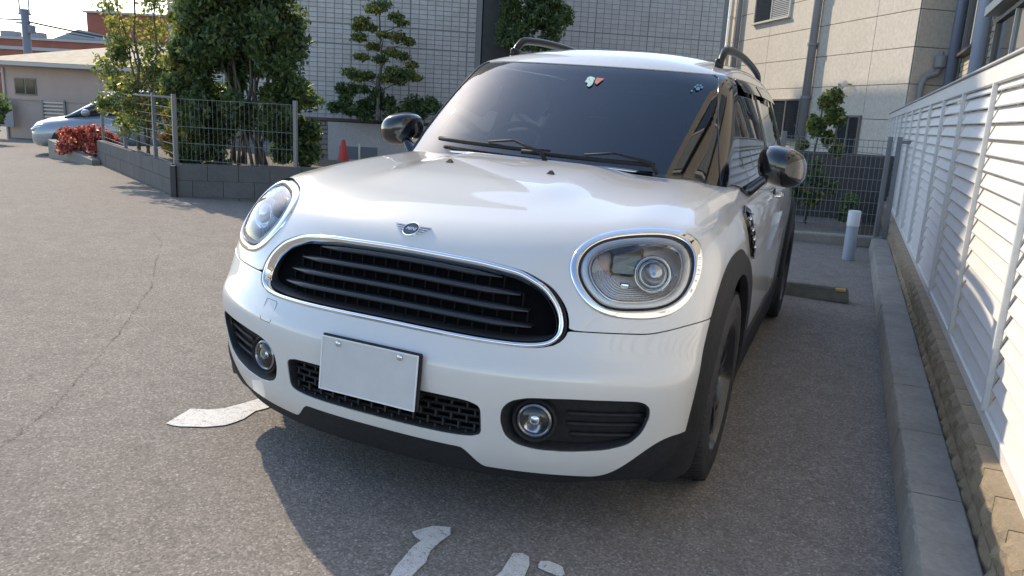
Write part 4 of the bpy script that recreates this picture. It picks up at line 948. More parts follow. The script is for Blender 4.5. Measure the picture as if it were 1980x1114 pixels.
m = MB(); m.box((0, .80, .46), (1.04, .96, .46), ch=.05); m.build('light_block_box', VOID, car)  # unseen black box added inside the nose to stop sunlight leaking through
m = MB(); m.box((0, .47, .222), (1.26, .26, .02)); m.build('light_block_tray', VOID, car)  # unseen tray added to close the sunlight leak below the front bumper
m = MB(); m.box((0, 3.3, .45), (1.04, 1.6, .5)); m.build('luggage_floor', VOID, car)
# ---------------------------------------------------------------- cabin inside
m = MB(); G = []
for x in np.linspace(-.66, .66, 25):
    ye = yscreen(x, 1.0); G.append([(x, ye+.02, .985), (x, ye+.2, 1.01+.01*math.cos(x*4)), (x, ye+.40, 1.0), (x, ye+.46, .94), (x, ye+.48, .70)])
m.grid(np.array(G)); dash = m.build('dashboard', INTER, car, True)
m = MB(); m.lathe([(.05, 0), (.085, .03), (.085, .05), (.0, .052)], (0, 1.66, .97), 28, np.eye(3)); m.build('dash_dial', INTER, dash, True, auto=40)
for sx in (-.36, .36):
    s_ = obj('seat', None, car, (sx, 2.35, 0))
    m = MB(); m.box((0, 0, .62), (.50, .52, .16), ch=.05); m.build('seat_cushion', SEATM, s_, auto=60)
    m = MB(); m.loft([np.array([(x*w, y0-d*(1 if x*0 == 0 else 1)+yy, z) for x, yy in ((-1, 0), (-.8, -.05), (.8, -.05), (1, 0), (.9, .09), (-.9, .09))]) for z, w, y0, d in ((.66, .23, .22, 0), (.9, .25, .28, 0), (1.1, .24, .33, 0), (1.2, .19, .355, 0))], cap0=True, cap1=True); fix_normals(m.build('seat_backrest', SEATM, s_, auto=60))
    m = MB(); m.box((0, .375, 1.31), (.25, .10, .17), ch=.04); m.tube([(-.05, .37, 1.18), (-.05, .375, 1.27)], .007); m.tube([(.05, .37, 1.18), (.05, .375, 1.27)], .007); m.build('headrest', SEATM, s_, auto=60)
m = MB(); m.box((0, 3.2, .66), (1.2, .5, .2), ch=.05); m.box((0, 3.48, .95), (1.2, .14, .5), ch=.05); m.build('rear_seat', SEATM, car, auto=60)
m = MB(); a = np.linspace(0, 2*np.pi, 41)[:-1]; c = np.array([-.36, 1.78, .98]); m.tube(np.stack([c[0]+.185*np.cos(a), c[1]+.185*np.sin(a)*.42, c[2]+.185*np.sin(a)*.9], 1), .016, 8, closed=True); m.box(c+[0, .02, -.02], (.16, .06, .07), ch=.015); m.box(c+[0, .01, -.01], (.34, .02, .03)); m.build('steering_wheel', INTER, car, True, auto=60)
m = MB(); m.box((.02, 1.88, 1.378), (.24, .04, .075), ch=.015); m.tube([(.02, 1.80, 1.43), (.02, 1.87, 1.39)], .012); m.build('rear_view_mirror', INTER, car, auto=60)
m = MB(); m.lathe([(.075, 0), (.07, .03), (.04, .05), (0, .055)], (-.05, yscreen(.05, 1.345)+.085, 1.300), 24, np.array([[1, 0, 0], [0, .64, -.77], [0, .77, .64]])); m.build('camera_pod', INTER, car, True, auto=50)
m = MB(); G = []
for x in np.linspace(-.56, .56, 13): G.append([(x, y, zrc(y)-.068*(abs(x)/.6)**2.6-.035) for y in (1.85, 2.2, 2.8, 3.6, 4.0)])
m.grid(np.array(G)); m.build('headliner', simple('headliner_grey', (.16, .16, .16), .9), car, True)
m = MB(); m.box((0, 2.4, .40), (1.5, 2.7, .04)); m.build('cabin_floor', INTER, car)
# stickers on the glass
def sticker(x, z, pts, mat, name):
    b = scr(x, z, -.0005); 
    V_ = []
    for u, v in pts: q_ = scr(x+u, z+v, 0); V_.append(q_-np.array([0, -.0105, 0])*0+np.array([0, -.0016, .0012]))
    return obj(name, mesh(V_, [list(range(len(pts)))], mat), car)
mint = NT('sticker_mint'); cc_ = mint.coord('Object'); vv = mint.n('TexVoronoi', Vector=cc_, Scale=90); mint.set(Base__Color=mint.ramp(vv.outputs['Distance'], [(.2, (.15, .55, .42)), (.45, (.7, .8, .72)), (.75, (.35, .62, .5))]), Roughness=.5)
blue = simple('sticker_blue', (.16, .36, .50), .6)
sticker(.068, 1.362, [(-.026, .02), (-.018, .026), (.004, .022), (.01, .018), (.012, -.012), (.002, -.022), (-.01, -.016), (-.012, -.004), (-.026, -.002)], mint.m, 'inspection_sticker')
sticker(.096, 1.368, [(-.012, .016), (.022, .014), (.004, -.016), (-.012, -.006)], simple('sticker_red', (.62, .22, .18), .5), 'round_sticker')
for u, v, r_ in ((0, 0, .008), (-.013, .006, .0045), (-.007, .015, .0045), (.005, .015, .0045), (.013, .007, .0045), (-.02, -.012, .004)):
    a = np.linspace(0, 2*np.pi, 11)[:-1]; sticker(.522+u, 1.368+v, [(r_*math.cos(t), r_*math.sin(t)) for t in a], blue, 'paw_sticker')
# rain visors over the door glass
VIS = simple('visor_smoke', (.012, .012, .014), .12, coat=.6)
for sgn in (1, -1):
    for ya, yb in ((1.95, 2.47), (2.55, 3.33)):
        y_, z_ = V3[:, 1], V3[:, 2]; zt = 1.415-.03*sst(2.5, 4, y_)
        v, t, n = clip(V3+N3*(.004+.014*sst(.02, -.05, z_-zt))[:, None], T3, np.minimum.reduce([z_-zt+.045, zt+.012-z_, y_-ya-(z_-1.38)*0, yb-y_, V3[:, 0]*sgn-.3]), N3); panel('rain_visor', v, t, n, VIS, car, .003)

car.matrix_world = LOT
# ---------------------------------------------------------------- far buildings; bv runs along the tiled facade, nv away from the camera
bv = np.array([.848, .53]); nv = np.array([-.53, .848]); AB = math.atan2(bv[1], bv[0]); ev = np.array([.9225, .386]); AE = math.atan2(ev[1], ev[0])
def BN(b, n): return bv*b+nv*n
def facade_tex(name, a, b, mortar, bw_, bh, off=0.0):
    t = NT(name); c = t.coord('Object'); rot = t.n('Mapping', Vector=c); rot.inputs['Rotation'].default_value = (math.radians(90), 0, 0)
    br = t.n('TexBrick', Vector=rot.outputs[0], _offset=off, Color1=(*a, 1), Color2=(*b, 1), Mortar=(*mortar, 1), Scale=1.0, Brick__Width=bw_, Row__Height=bh) if False else None
    br = t.t.nodes.new('ShaderNodeTexBrick'); br.offset = off; br.inputs['Color1'].default_value = (*a, 1); br.inputs['Color2'].default_value = (*b, 1); br.inputs['Mortar'].default_value = (*mortar, 1); br.inputs['Scale'].default_value = 1.0
    br.inputs['Brick Width'].default_value = bw_; br.inputs['Row Height'].default_value = bh; br.inputs['Mortar Size'].default_value = .006; t.link(rot.outputs[0], br.inputs['Vector']); t.set(Base__Color=br.outputs['Color'], Roughness=.7); return t.m
TILETEX = facade_tex('tile_facade', (.42, .41, .39), (.46, .45, .43), (.12, .12, .12), .2, .11)
def tiled(name, label, b0, b1, n, depth, zb, zt, z0, z1, pw, ph, bandz, vis, every=7, top=14.):
    f = thing(name, label, 'building', (*BN(b0, n), 0), AB)
    m = MB(); m.box(((b1-b0)/2, depth/2+.012, (top+zb)/2), (b1-b0, depth, top-zb)); m.build('wall', TILETEX, f)
    m = MB(); m.box(((b1-b0)/2, .006, (z0+z1)/2), (b1-b0-.004, .010, z1-z0)); m.build('joint_bed', TJOINT, f)
    tm = MB(); tm.box((0, 0, 0), (pw-.014, .014, ph-.012), ch=.0025); tms = []
    for k in range(3): q = tm.mesh(TILE[k]); tms.append(q)
    cells = []; x = .0; i = 0
    while x+pw < b1-b0:
        zz = z0; 
        while zz+ph < z1:
            for bz in bandz:
                if abs(zz-bz) < ph*.5: zz += .022
            cells.append((x+pw/2, zz+ph/2)); zz += ph
        x += pw; i += 1
        if i % every == 0: x += .018
    cells.sort(key=lambda c: not (vis[0] < c[0]+b0 < vis[1] and vis[2] < c[1] < vis[3])); rest = [MB(), MB(), MB()]; base = np.concatenate(tm.V)
    for j, (x, z) in enumerate(cells):
        k = min(2, int(3*rng.random())); d = -.006-.0025*rng.random()
        if j < 296: obj('tile', tms[k], f, (x, d, z))
        else: rest[k].add(base+[x, d, z], tm.F)
    for k in range(3):
        if rest[k].V: tag(rest[k].build('tile', TILE[k], f), kind='stuff')
    return f
apt = tiled('apartment_building', 'tall apartment block faced with grey rectangular tiles behind the evergreen trees', -5.17, 2.26, 18.13, 14, -.4, 14, .80, 4.1, .2, .112, (2.6, 3.02), (-1.9, 2.3, .85, 3.4), 7, 14.2)
m = MB(); m.box((3.71, .03, .45), (7.42, .03, .70)); m.build('plinth', DARKT, apt)
m = MB(); m.box((0-.0, .25, 1.62), (.30, .6, .07), ch=.01); m.build('ledge', DARKT, apt)
m = MB(); m.box((.26, .0, 2.58), (.10, .08, .10), ch=.01); m.build('vent_cap', simple('vent_dark', (.07, .07, .08), .5), apt)
tag(obj('dark_column', mesh(*(lambda q: (np.concatenate(q.V), q.F))(MB().box((*BN(2.72, 18.6), 7), (.86, .9, 14.4), rz=AB)), DARKT)), 'dark vertical strip between the two grey tiled facades', 'building')  # one dark box filling the strip between the two facades
wing = tiled('tiled_wing', 'lower wing with grey rectangular tiles seen above the car roof', 3.4, 12.5, 27.1, 6, -.4, 6, 3.5, 6.1, .285, .17, (4.15,), (3.4, 12.5, 3.7, 6), 7, 6.25)
# stone wall with blank board, coping, cone
st = thing('stone_wall', 'rough stone planter wall in front of the tiled apartment block', 'wall', (*BN(-2.35, 17.35), 0), AB)
m = MB(); m.box((3.2, .30, .15), (6.4, .52, 1.22)); m.build('wall_core', DARKT, st)
m = MB(); m.box((3.2, .26, .795), (6.44, .66, .07), ch=.01); m.build('coping', concrete('brown_coping', (.10, .075, .06), (.16, .12, .10), 5), st)
SM = [concrete('stone_%s' % k, a, b, 8, .5) for k, a, b in (('grey', (.20, .19, .18), (.29, .28, .26)), ('brown', (.25, .20, .16), (.34, .29, .23)), ('tan', (.30, .25, .19), (.38, .33, .27)))]
z = -.38
while z < .74:
    hh = min(.09+.05*rng.random(), .755-z); x = -.02*rng.random()
    if hh < .03: break
    while x < 1.4:
        L = .18+.28*rng.random(); m = MB(); m.box((x+L/2, .02-.02*rng.random(), z+hh/2), (L-.012, .06, hh-.012), ch=.008); m.build('stone', SM[int(3*rng.random())], st); x += L
    z += hh
sb_ = thing('sign_board', 'plain pale grey board mounted on the stone wall behind the left wing mirror', 'sign', (*BN(-1.42, 17.27), 0), AB)
m = MB(); m.box((1.45, 0, .22), (2.9, .05, 1.06), ch=.006); m.build('board', concrete('board_grey', (.44, .42, .41), (.50, .48, .465), 2, .05), sb_)
m = MB(); m.box((.72, -.03, .04), (.9, .012, .30), ch=.002); m.build('lower_panel', simple('dark_panel', (.16, .17, .19), .5), sb_)
cn = thing('traffic_cone', 'red traffic cone in front of the pale grey board', 'cone', W(-8.89, 12.44))
m = MB(); m.lathe([(.15, .03), (.115, .12), (.045, .52), (.03, .55), (0, .55)], (0, 0, 0), 20); m.build('cone_body', simple('cone_red', (.55, .05, .035), .5), cn, auto=40)
m = MB(); m.box((0, 0, .015), (.36, .36, .03), ch=.01); m.build('cone_base', simple('cone_black', (.03, .03, .03), .7), cn)
pp = thing('marker_post', 'thin pale post beside the red cone', 'post', W(-8.60, 12.62)); m = MB(); m.lathe([(.022, 0), (.022, .45), (.015, .47), (0, .47)], (0, 0, 0), 12); m.build('post', simple('post_cream', (.62, .6, .45), .5), pp, auto=40)
# ---------------------------------------------------------------- cream building
cb = thing('cream_building', 'cream rendered building with joint lines and a tall grey drainpipe, right of the car', 'building', (*BN(9.8, 11.86), 0), AB)
m = MB(); m.box((3.2, 4.42, 3.9), (6.38, 8.82, 8.6)); m.build('wall', JOINT, cb)
pan = []
nj = [0.0, 1.34, 3.74, 6.04, 8.84]; zj = [-.4, .09, .77, 1.45, 2.13, 2.81, 3.49, 4.17, 4.85, 5.53, 6.2]
def panel_box(x0, x1, y0, y1, z0, z1): m = MB(); m.box(((x0+x1)/2, (y0+y1)/2, (z0+z1)/2), (x1-x0, y1-y0, z1-z0), ch=.004); return m.build('wall_panel', CREAM, cb)
for i in range(4):
    for k in range(10): panel_box(-.018, -.001, nj[i]+.006, nj[i+1]-.006, zj[k]+.006, zj[k+1]-.006)
for i in range(3):
    for k in range(10): panel_box(.02+i*2.1+.006-.02*(i == 0), .02+(i+1)*2.1-.006, -.014, .007, zj[k]+.006, zj[k+1]-.006)
def window(parent, face, a, b, z0, z1, mat=WINF, mull=1, blind=None):
    """face 'x': on the long wall (u = n), 'y': on the end wall"""
    w = obj('window', None, parent)
    def bx(u0, u1, d0, d1, za, zb_, nm, mt):
        m = MB(); c = ((d0+d1)/2, (u0+u1)/2, (za+zb_)/2) if face == 'x' else ((u0+u1)/2, (d0+d1)/2, (za+zb_)/2); s = (abs(d1-d0), u1-u0, zb_-za) if face == 'x' else (u1-u0, abs(d1-d0), zb_-za); m.box(c, s, ch=.003); m.build(nm, mt, w)
    t = .045; bx(a, b, -.07, -.019, z1-t, z1, 'window_frame', mat); bx(a-.03, b+.03, -.10, -.019, z0-.02, z0+t*.6, 'sill', mat); bx(a, a+t, -.07, -.019, z0+t*.6, z1-t, 'window_frame', mat); bx(b-t, b, -.07, -.019, z0+t*.6, z1-t, 'window_frame', mat)
    for i in range(mull): u = a+(b-a)*(i+1)/(mull+1); bx(u-.022, u+.022, -.062, -.019, z0+t*.6, z1-t, 'mullion', mat)
    us = [a+t]+[a+(b-a)*(i+1)/(mull+1) for i in range(mull)]+[b-t]
    for i in range(mull+1):
        l, r = us[i]+(.022 if i else 0), us[i+1]-(.022 if i < mull else 0); bx(l, r, -.036, -.022, z0+t*.6, z1-t, 'pane', PANE)
        if blind is not None and i == blind:
            n = int((z1-z0)/.045)
            for k in range(n): zz = z0+.05+k*.045; bx(l+.004, r-.004, -.048, -.040, zz, zz+.028, 'blind_slat', BLIND) if k < 14 else None
window(cb, 'x', 5.01, 7.02, 3.86, 5.0, WINL, 1, 0)
window(cb, 'x', 3.92, 5.35, .90, 1.88, WINF, 1)
window(cb, 'x', 1.35, 2.22, .66, 1.52, WINF, 1)
def pipe(name, label, path, r, mat, parent=None, collars=()):
    f = thing(name, label, 'pipe', path[0], 0, 'drainpipes on the buildings'); m = MB(); P = np.array(path)-np.array(path[0]); m.tube(P, r, 14); m.build('pipe', mat, f, True)
    for zc_ in collars: m = MB(); m.lathe([(r*1.25, -.03), (r*1.25, .03)], (P[0][0], P[0][1], zc_), 16); m.F = m.F; m.build('pipe_collar', mat, f, auto=40)
    return f
q = BN(9.67, 15.42); pipe('drainpipe', 'thick grey drainpipe running down the cream wall', [(q[0], q[1], 0), (q[0], q[1], 8.)], .095, PIPE, collars=(1.9, 3.1, 4.3))
q = BN(9.70, 20.25); pipe('drainpipe', 'thin white pipe at the far left corner of the cream building', [(q[0], q[1], 0), (q[0], q[1], 8.)], .045, simple('pipe_white', (.65, .6, .52), .5), collars=(3.4, 4.2))
q = BN(9.70, 19.75); pipe('drainpipe', 'grey pipe beside the thin white pipe at the corner of the cream building', [(q[0], q[1], 0), (q[0], q[1], 8.)], .07, PIPE)
q = BN(9.98, 11.75); q2 = BN(10.28, 11.72); pipe('drainpipe', 'cranked grey downpipe with hopper head on the corner of the cream building', [(q[0], q[1], 0), (q[0], q[1], 1.9), (q[0], q[1], 2.12), (*(q*.8+q2*.2), 2.26), (*(q*.15+q2*.85), 2.33), (*q2, 2.45)], .055, PIPE, collars=(1.8,))
m = MB(); m.lathe([(.06, 0), (.11, .04), (.12, .24), (.10, .25), (0, .25)], (q2[0], q2[1], 2.42), 14); m.lathe([(.035, .25), (.035, .31), (0, .33)], (q2[0], q2[1], 2.42), 10); m.box((*BN(10.43, 11.76), 2.56), (.24, .1, .2), rz=AB, ch=.01); tag(m.build('hopper_head', PIPE, auto=40), 'small grey rainwater hopper box on top of the cranked downpipe', 'rainwater head')
sp_ = thing('spotlight', 'small white wall spotlight on the cream wall', 'light', (*BN(9.76, 13.75), 2.16), AB)
m = MB(); m.tube([(0, 0, 0), (-.10, 0, .0), (-.13, 0, -.02)], .018, 8); m.build('bracket', PIPE, sp_, True)
m = MB(); m.lathe([(.04, -.02), (.06, .0), (.075, .14), (.068, .145), (0, .12)], (-.13, 0, .03), 18, Matrix.Rotation(math.radians(-125), 3, 'Y')); m.build('lamp_head', simple('spot_white', (.7, .68, .62), .4), sp_, auto=40)
m = MB(); m.box((*BN(9.72, 14.55), 1.72), (.12, .62, .22), rz=AB, ch=.01); tag(m.build('meter_box', simple('box_beige', (.45, .41, .34), .6)), 'small beige box on the shaded cream wall above the low window', 'box')
# ---------------------------------------------------------------- brick-faced neighbour behind the white fence
rbld = thing('brick_house', 'tan brick-faced building with dark windows rising behind the white fence', 'building', (2.8, -2.0, 0))
CBT = facade_tex('brick_facade', (.44, .38, .29), (.50, .44, .35), (.25, .22, .18), .32, .085, .5)
def xbox(nm, y0, y1, z0, z1, d0, d1, mt): m = MB(); m.box(((d0+d1)/2, (y0+y1)/2+2.0, (z0+z1)/2), (d1-d0, y1-y0, z1-z0), ch=.0); return m.build(nm, mt, rbld)
BR = simple('brick_tan', (.46, .39, .29), .8, var=.2, scale=5)
m = MB(); m.box((2.2, 8.8, 4.9), (4.3, 17.6, 10.2)); m.build('wall', concrete('wall_mortar', (.30, .26, .20), (.36, .31, .25), 4), rbld)
brm = MB(); brm.box((0, 0, 0), (.02, .392, .082), ch=.003); brm = brm.mesh(CREAM2); cnt = 0
for r in range(16):
    for i in range(10):
        y = 11.8+.4*i+(.2 if r % 2 else 0); z = 1.50+.09*r
        if y > 15.3: continue
        if 12.45 < y < 15.4 and z > 2.62: continue
        obj('brick', brm, rbld, (.042, y+2, z)); cnt += 1
def rwin(y0, y1, z0, z1, mull, WINF=WINF, blind=False):
    w = obj('window', None, rbld, (0, 2.0, 0))
    def bx(ya, yb, za, zb_, d0, d1, nm, mt): m = MB(); m.box(((d0+d1)/2, (ya+yb)/2, (za+zb_)/2), (d1-d0, yb-ya, zb_-za), ch=.004); m.build(nm, mt, w)
    bx(y0, y0+.06, z0, z1, -.03, .05, 'window_frame', WINF); bx(y1-.06, y1, z0, z1, -.03, .05, 'window_frame', WINF); bx(y0-.04, y1+.04, z0-.06, z0, -.10, .05, 'sill', DARKT); bx(y0, y1, z1, z1+.06, -.03, .05, 'window_frame', WINF)
    for u in mull: bx(u-.03, u+.03, z0, z1, -.02, .045, 'mullion', WINL)
    e = [y0+.06]+list(mull)+[y1-.06]
    for a, b in zip(e[:-1], e[1:]): bx(a+.03, b-.03, z0, z1, .012, .03, 'pane', PANE)
    if blind:
        for k in range(12): bx(e[0]+.04, e[1]-.04, z1-.10-.1*k, z1-.04-.1*k, -.004, .010, 'blind_slat', BLIND)
rwin(12.6, 15.0, 2.66, 3.8, [13.8]); rwin(7.2, 11.1, 1.2, 2.75, [8.3, 9.6])
for za in (4.1, 7.0):
    for ya in (-1.2, 2.2, 5.8, 9.4): rwin(ya, ya+2.1, za, za+1.5, [ya+1.05], WINL, True)
xbox('cornice', 6.9, 11.3, 2.86, 2.98, -.16, .05, WINL); xbox('awning', 7.2, 11.25, 3.0, 3.4, -.12, .05, DARKT)
pipe('drainpipe', 'pale blue downpipe on the tan brick wall above the white fence', [(2.72, 11.95, 0), (2.72, 11.95, 7)], .10, PIPEL)
pipe('drainpipe', 'dark blue grey downpipe where cream building and brick house meet', [(2.70, 15.35, 0), (2.70, 15.35, 7)], .10, PIPEB)
# ---------------------------------------------------------------- trees and shrubs
def tree(name, label, base, crowns, trunks, cat='tree', group=None):
    """crowns: list of (material, [(e, f, z, r)], leaves per clump, leaf size, flatness)"""
    f = thing(name, label, cat, base); O = np.array(base)
    loc = lambda e, g, z: np.array([ev[0]*e-ev[1]*g, ev[1]*e+ev[0]*g, z-O[2]])
    if trunks:
        m = MB()
        for a, b, r0, r1, w in trunks: trunk(m, loc(*a), loc(*b), r0, r1, w)
        m.build('trunk', BARK, f, True)
    for mat, cl, per, size, flat in crowns:
        C = clumps([loc(e, g, z) for e, g, z, r in cl], [r for *_, r in cl], per, flat); V, F, t = leaves(C, size, 2.0); leafmesh('crown', V, F, t, mat, f)
    return f
R = lambda a, b: a+(b-a)*rng.random()
zA = lambda px, py: .65+(255-py)*.0074+(px-245)*.0006
cl = []
for px, py, r in ((250, -60, .22), (215, -30, .2), (285, -20, .2), (240, 5, .22), (205, 20, .18), (270, 15, .18), (290, 40, .13), (195, 50, .15), (235, 50, .2), (265, 60, .2), (200, 80, .15), (205, 110, .15), (215, 90, .2), (250, 95, .2), (285, 100, .14), (310, 115, .16), (330, 110, .1), (205, 135, .2), (240, 135, .2), (275, 130, .15), (300, 140, .12), (195, 165, .2), (230, 170, .22), (265, 165, .2), (300, 170, .15), (190, 200, .16), (225, 205, .22), (260, 205, .22), (295, 205, .2), (210, 240, .2), (250, 240, .22), (290, 245, .2)):
    cl.append(((px-245)*.0083+R(-.05, .05), R(-.3, .3), zA(px, py), r*.98))
tree('slender_tree', 'loose sunlit olive-green tree behind the lane-side mesh fence', (-8.35, 6.75, .3), [(OLIVE, cl, 135, .036, .9), (GREEN, cl[10:], 120, .036, .9), (MIXL, [(.05, .2, 1.0, .3), (.6, 0, .75, .2)], 160, .036, 1)],
     [((-.1, 0, .3), (-.05, 0, 3.0), .028, .010, .03), ((0, .05, .3), (.25, .1, 2.9), .024, .008, .03), ((.05, 0, .3), (-.35, .05, 2.4), .02, .007, .03), ((-.02, 0, 1.3), (.5, 0, 2.2), .014, .005, .03), ((-.05, 0, 1.5), (-.45, .1, 2.6), .012, .004, .02)])
zB = lambda py: .36+(318-py)*.00635
cg, cm_, cr_ = [], [], []
def inB(px, py):
    left = np.interp(py, [-120, 0, 60, 150, 230, 318], [400, 368, 348, 338, 335, 340]); right = np.interp(py, [-120, 0, 60, 130, 200, 245], [540, 556, 577, 588, 590, 572]); return left, right
for i in range(172):
    py = R(-110, 235); l, r = inB(0, py); px = R(l+16, r-24)
    if 420 < px < 500 and py > 130 and rng.random() < .35: continue
    cg.append(((px-455)*.0072, R(-.45, .45), zB(py), R(.11, .19)))
for i in range(75):
    py = R(-30, 312); px = R(338, 425) if py > 230 else R(345, 400); cg.append(((px-455)*.0072, R(-.35, .25), zB(py), R(.10, .16)))
for i in range(26): py = R(225, 305); px = R(500, 570); cg.append(((px-455)*.0072, R(.1, .5), zB(py), R(.09, .14)))
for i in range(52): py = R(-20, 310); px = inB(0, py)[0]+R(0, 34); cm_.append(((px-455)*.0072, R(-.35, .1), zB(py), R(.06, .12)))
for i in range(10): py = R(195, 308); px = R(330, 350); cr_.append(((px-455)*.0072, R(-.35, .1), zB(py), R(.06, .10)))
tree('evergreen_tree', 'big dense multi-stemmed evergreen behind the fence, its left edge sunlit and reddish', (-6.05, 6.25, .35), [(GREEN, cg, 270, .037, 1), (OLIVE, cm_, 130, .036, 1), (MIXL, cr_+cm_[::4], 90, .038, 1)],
     [((R(-.25, .3), R(-.1, .2), .35), (R(-.6, .6), R(-.3, .3), R(2.2, 2.9)), .022, .008, .02) for _ in range(15)])
zC = lambda py: .91+(228-py)*.0114
pads = [(735, 8, 17), (722, 18, 15), (700, 40, 16), (690, 52, 12), (715, 52, 12), (760, 28, 14), (772, 40, 12), (695, 72, 14), (740, 65, 12), (765, 68, 16), (785, 75, 11), (720, 88, 14), (755, 98, 16), (775, 105, 14), (735, 112, 14), (700, 110, 13), (680, 142, 17), (695, 150, 16), (712, 145, 14), (760, 135, 16), (782, 138, 16), (798, 145, 11), (770, 152, 14), (745, 150, 13), (790, 120, 11)]
tr = [((0, 0, .85), (-.08, 0, zC(165)), .05, .042, .02), ((-.08, 0, zC(165)), (.06, 0, zC(118)), .042, .032, .02), ((.06, 0, zC(118)), (-.05, 0, zC(60)), .032, .022, .02), ((-.05, 0, zC(60)), (0, 0, zC(5)), .022, .010, .02)]
for px, py, r in pads[2::2]: tr.append(((.0, 0, zC(py+22)), ((px-735)*.0126, 0, zC(py+3)), .018, .008, .02))
tree('cloud_pruned_tree', 'cloud-pruned garden tree with bare crooked branches before the tiled wall', (-9.06, 14.14, .8), [(OLIVE, [((px-735)*.0126, R(-.15, .15), zC(py), r*.0135) for px, py, r in pads], 150, .045, .5), (GREEN, [((px-735)*.0126, R(-.15, .15), zC(py), r*.0135) for px, py, r in pads], 110, .045, .5)], tr)
cl = [((px-735)*.0126+R(-.05, .05), R(-.2, .2), zC(R(190, 226)), R(.14, .22)) for px in range(655, 850, 9)]+[((px-735)*.0126, R(-.2, .2), zC(R(170, 200)), .15) for px in (668, 690, 710, 735)]
tree('hedge', 'dark green clipped shrub along the top of the stone wall', (-9.2, 14.25, .8), [(GREEN, cl, 260, .05, .8)], [], 'shrub')
cl = [((px-1030)*.0132, R(-.4, .4), 2.79+(90-py)*.0119, R(.18, .3)) for px, py in [(R(962, 1092), R(-70, 88)) for _ in range(46)] if not (px > 1075 and py < 20)]
tree('evergreen_tree', 'rounded dark evergreen rising behind the car roof at the dark strip', (-6.33, 16.67, 0), [(GREEN, cl, 330, .05, 1)], [((0, 0, 0), (0, 0, 3.0), .06, .03, .02)])
cl = [(R(-.52, .5), R(-.25, .25), R(.12, .50), R(.09, .15)) for _ in range(34)]
tree('red_shrub', 'bright red-leaved shrub above the wedge-shaped kerb', (-12.0, 8.72, -.1), [(REDL, cl, 190, .036, .9)], [((-.2, 0, -.1), (-.3, 0, .4), .012, .006, .01), ((.1, 0, -.1), (.2, 0, .4), .012, .006, .01)], 'shrub')
cl = [(R(-.5, .25), R(-.3, .3), R(.0, .95), R(.16, .24)) for _ in range(22)]
tree('shrub', 'dark green shrub at the left edge of the photo', (-18.95, 11.5, -.3), [(GREEN, cl, 120, .08, 1)], [], 'shrub')
cl = [(R(-.22, .25), R(-.2, .2), z, R(.07, .12)) for z in (1.62, 1.55, 1.40, 1.35, 1.28, 1.25, 1.2, 1.1, 1.0, .95)]+[(R(-.35, .4), R(-.2, .2), R(.3, 1.0), R(.10, .16)) for _ in range(9)]
tree('young_tree', 'slim young tree growing behind the rear mesh fence', (.75, 9.2, -.03), [(OLIVE, cl[:12], 120, .036, 1), (GREEN, cl, 150, .036, 1)], [((0, 0, -.03), (.02, 0, 1.65), .022, .008, .015), ((0, 0, .6), (-.3, 0, 1.25), .01, .004, .01)])
cl = [(R(-.75, .8), R(-.3, .3), R(.05, .35), R(.07, .13)) for _ in range(13)]
tree('ground_shrub', 'low shrubs along the foot of the rear mesh fence', (.7, 8.5, -.03), [(GREEN, cl, 130, .036, .9)], [], 'shrub')
# ---------------------------------------------------------------- pink house, brick block, pole
hs = thing('bungalow', 'low pink bungalow with a pale hipped roof across the lane', 'building', (-22.24, 14.9, -.42), AE); hz = .42
m = MB(); m.box((2.7, 2.6, hz+.65), (6.9, 5.2, 2.3)); m.build('wall', simple('pink_render', (.50, .39, .34), .85, var=.06, scale=2), hs)
m = MB(); ez = hz+1.80; rz_ = hz+2.72; E_ = [(-1.35, -.5), (6.7, -.5), (6.7, 5.7), (-1.35, 5.7)]; V_ = [(x, y, ez) for x, y in E_]+[(x, y, ez+.10) for x, y in E_]+[(2.3, 2.6, rz_), (4.2, 2.6, rz_)]
m.add(V_, [(0, 3, 2, 1), (0, 1, 5, 4), (1, 2, 6, 5), (2, 3, 7, 6), (3, 0, 4, 7), (4, 5, 9, 8), (5, 6, 9), (6, 7, 8, 9), (7, 4, 8)])
rt = NT('pale_shingles'); c_ = rt.coord('Object'); w_1 = rt.n('TexWave', Vector=c_, Scale=2.6, Distortion=1.2, _bands_direction='Y'); nn_ = rt.noise(c_, 5, 5, .6); rt.set(Base__Color=rt.mix(.3, rt.ramp(nn_, [(.3, (.42, .35, .25)), (.7, (.58, .50, .38))]), rt.ramp(w_1.outputs[0], [(0, (.5, .45, .4)), (.3, (1, 1, 1))]), 'MULTIPLY'), Roughness=.85); m.build('roof', rt.m, hs)
m = MB(); m.box((2.68, -.53, ez+.02), (8.1, .07, .10), ch=.01); m.tube([(-.68, -.04, ez-.1), (-.68, -.04, .0)], .04, 8); m.build('gutter', simple('gutter_grey', (.5, .48, .45), .5), hs)
window_ = obj('window', None, hs, (-.03, 0, 0)); 
for (x, z, w, h_, nm, mt, d) in ((-.0, hz+1.17, .66, .50, 'window_frame', WINF, .03), (-.16, hz+1.17, .27, .42, 'pane', PANE, .045), (.16, hz+1.17, .27, .42, 'pane', PANE, .045)): m = MB(); m.box((x, -d+.01, z), (w, .03, h_), ch=.004); m.build(nm, mt, window_)
m = MB(); m.box((-.34, -.9, hz+.37), (.86, .05, .76), ch=.005)
gd = thing('garden_gate', 'grey sheet gate with a small white notice before the pink bungalow', 'gate', (-21.85, 14.05, -.4), AE); m.V = [np.concatenate(m.V)*[1, 0, 1]+[0, 0, 0]+np.array([0, 0, 0])]; 
m = MB(); m.box((-.34, 0, .77), (.86, .05, .78), ch=.005); m.build('gate_sheet', simple('gate_grey', (.27, .28, .29), .6), gd); m = MB(); m.box((-.58, -.035, .83), (.16, .01, .18), ch=.002); m.build('notice', simple('notice', (.6, .6, .58), .6), gd)
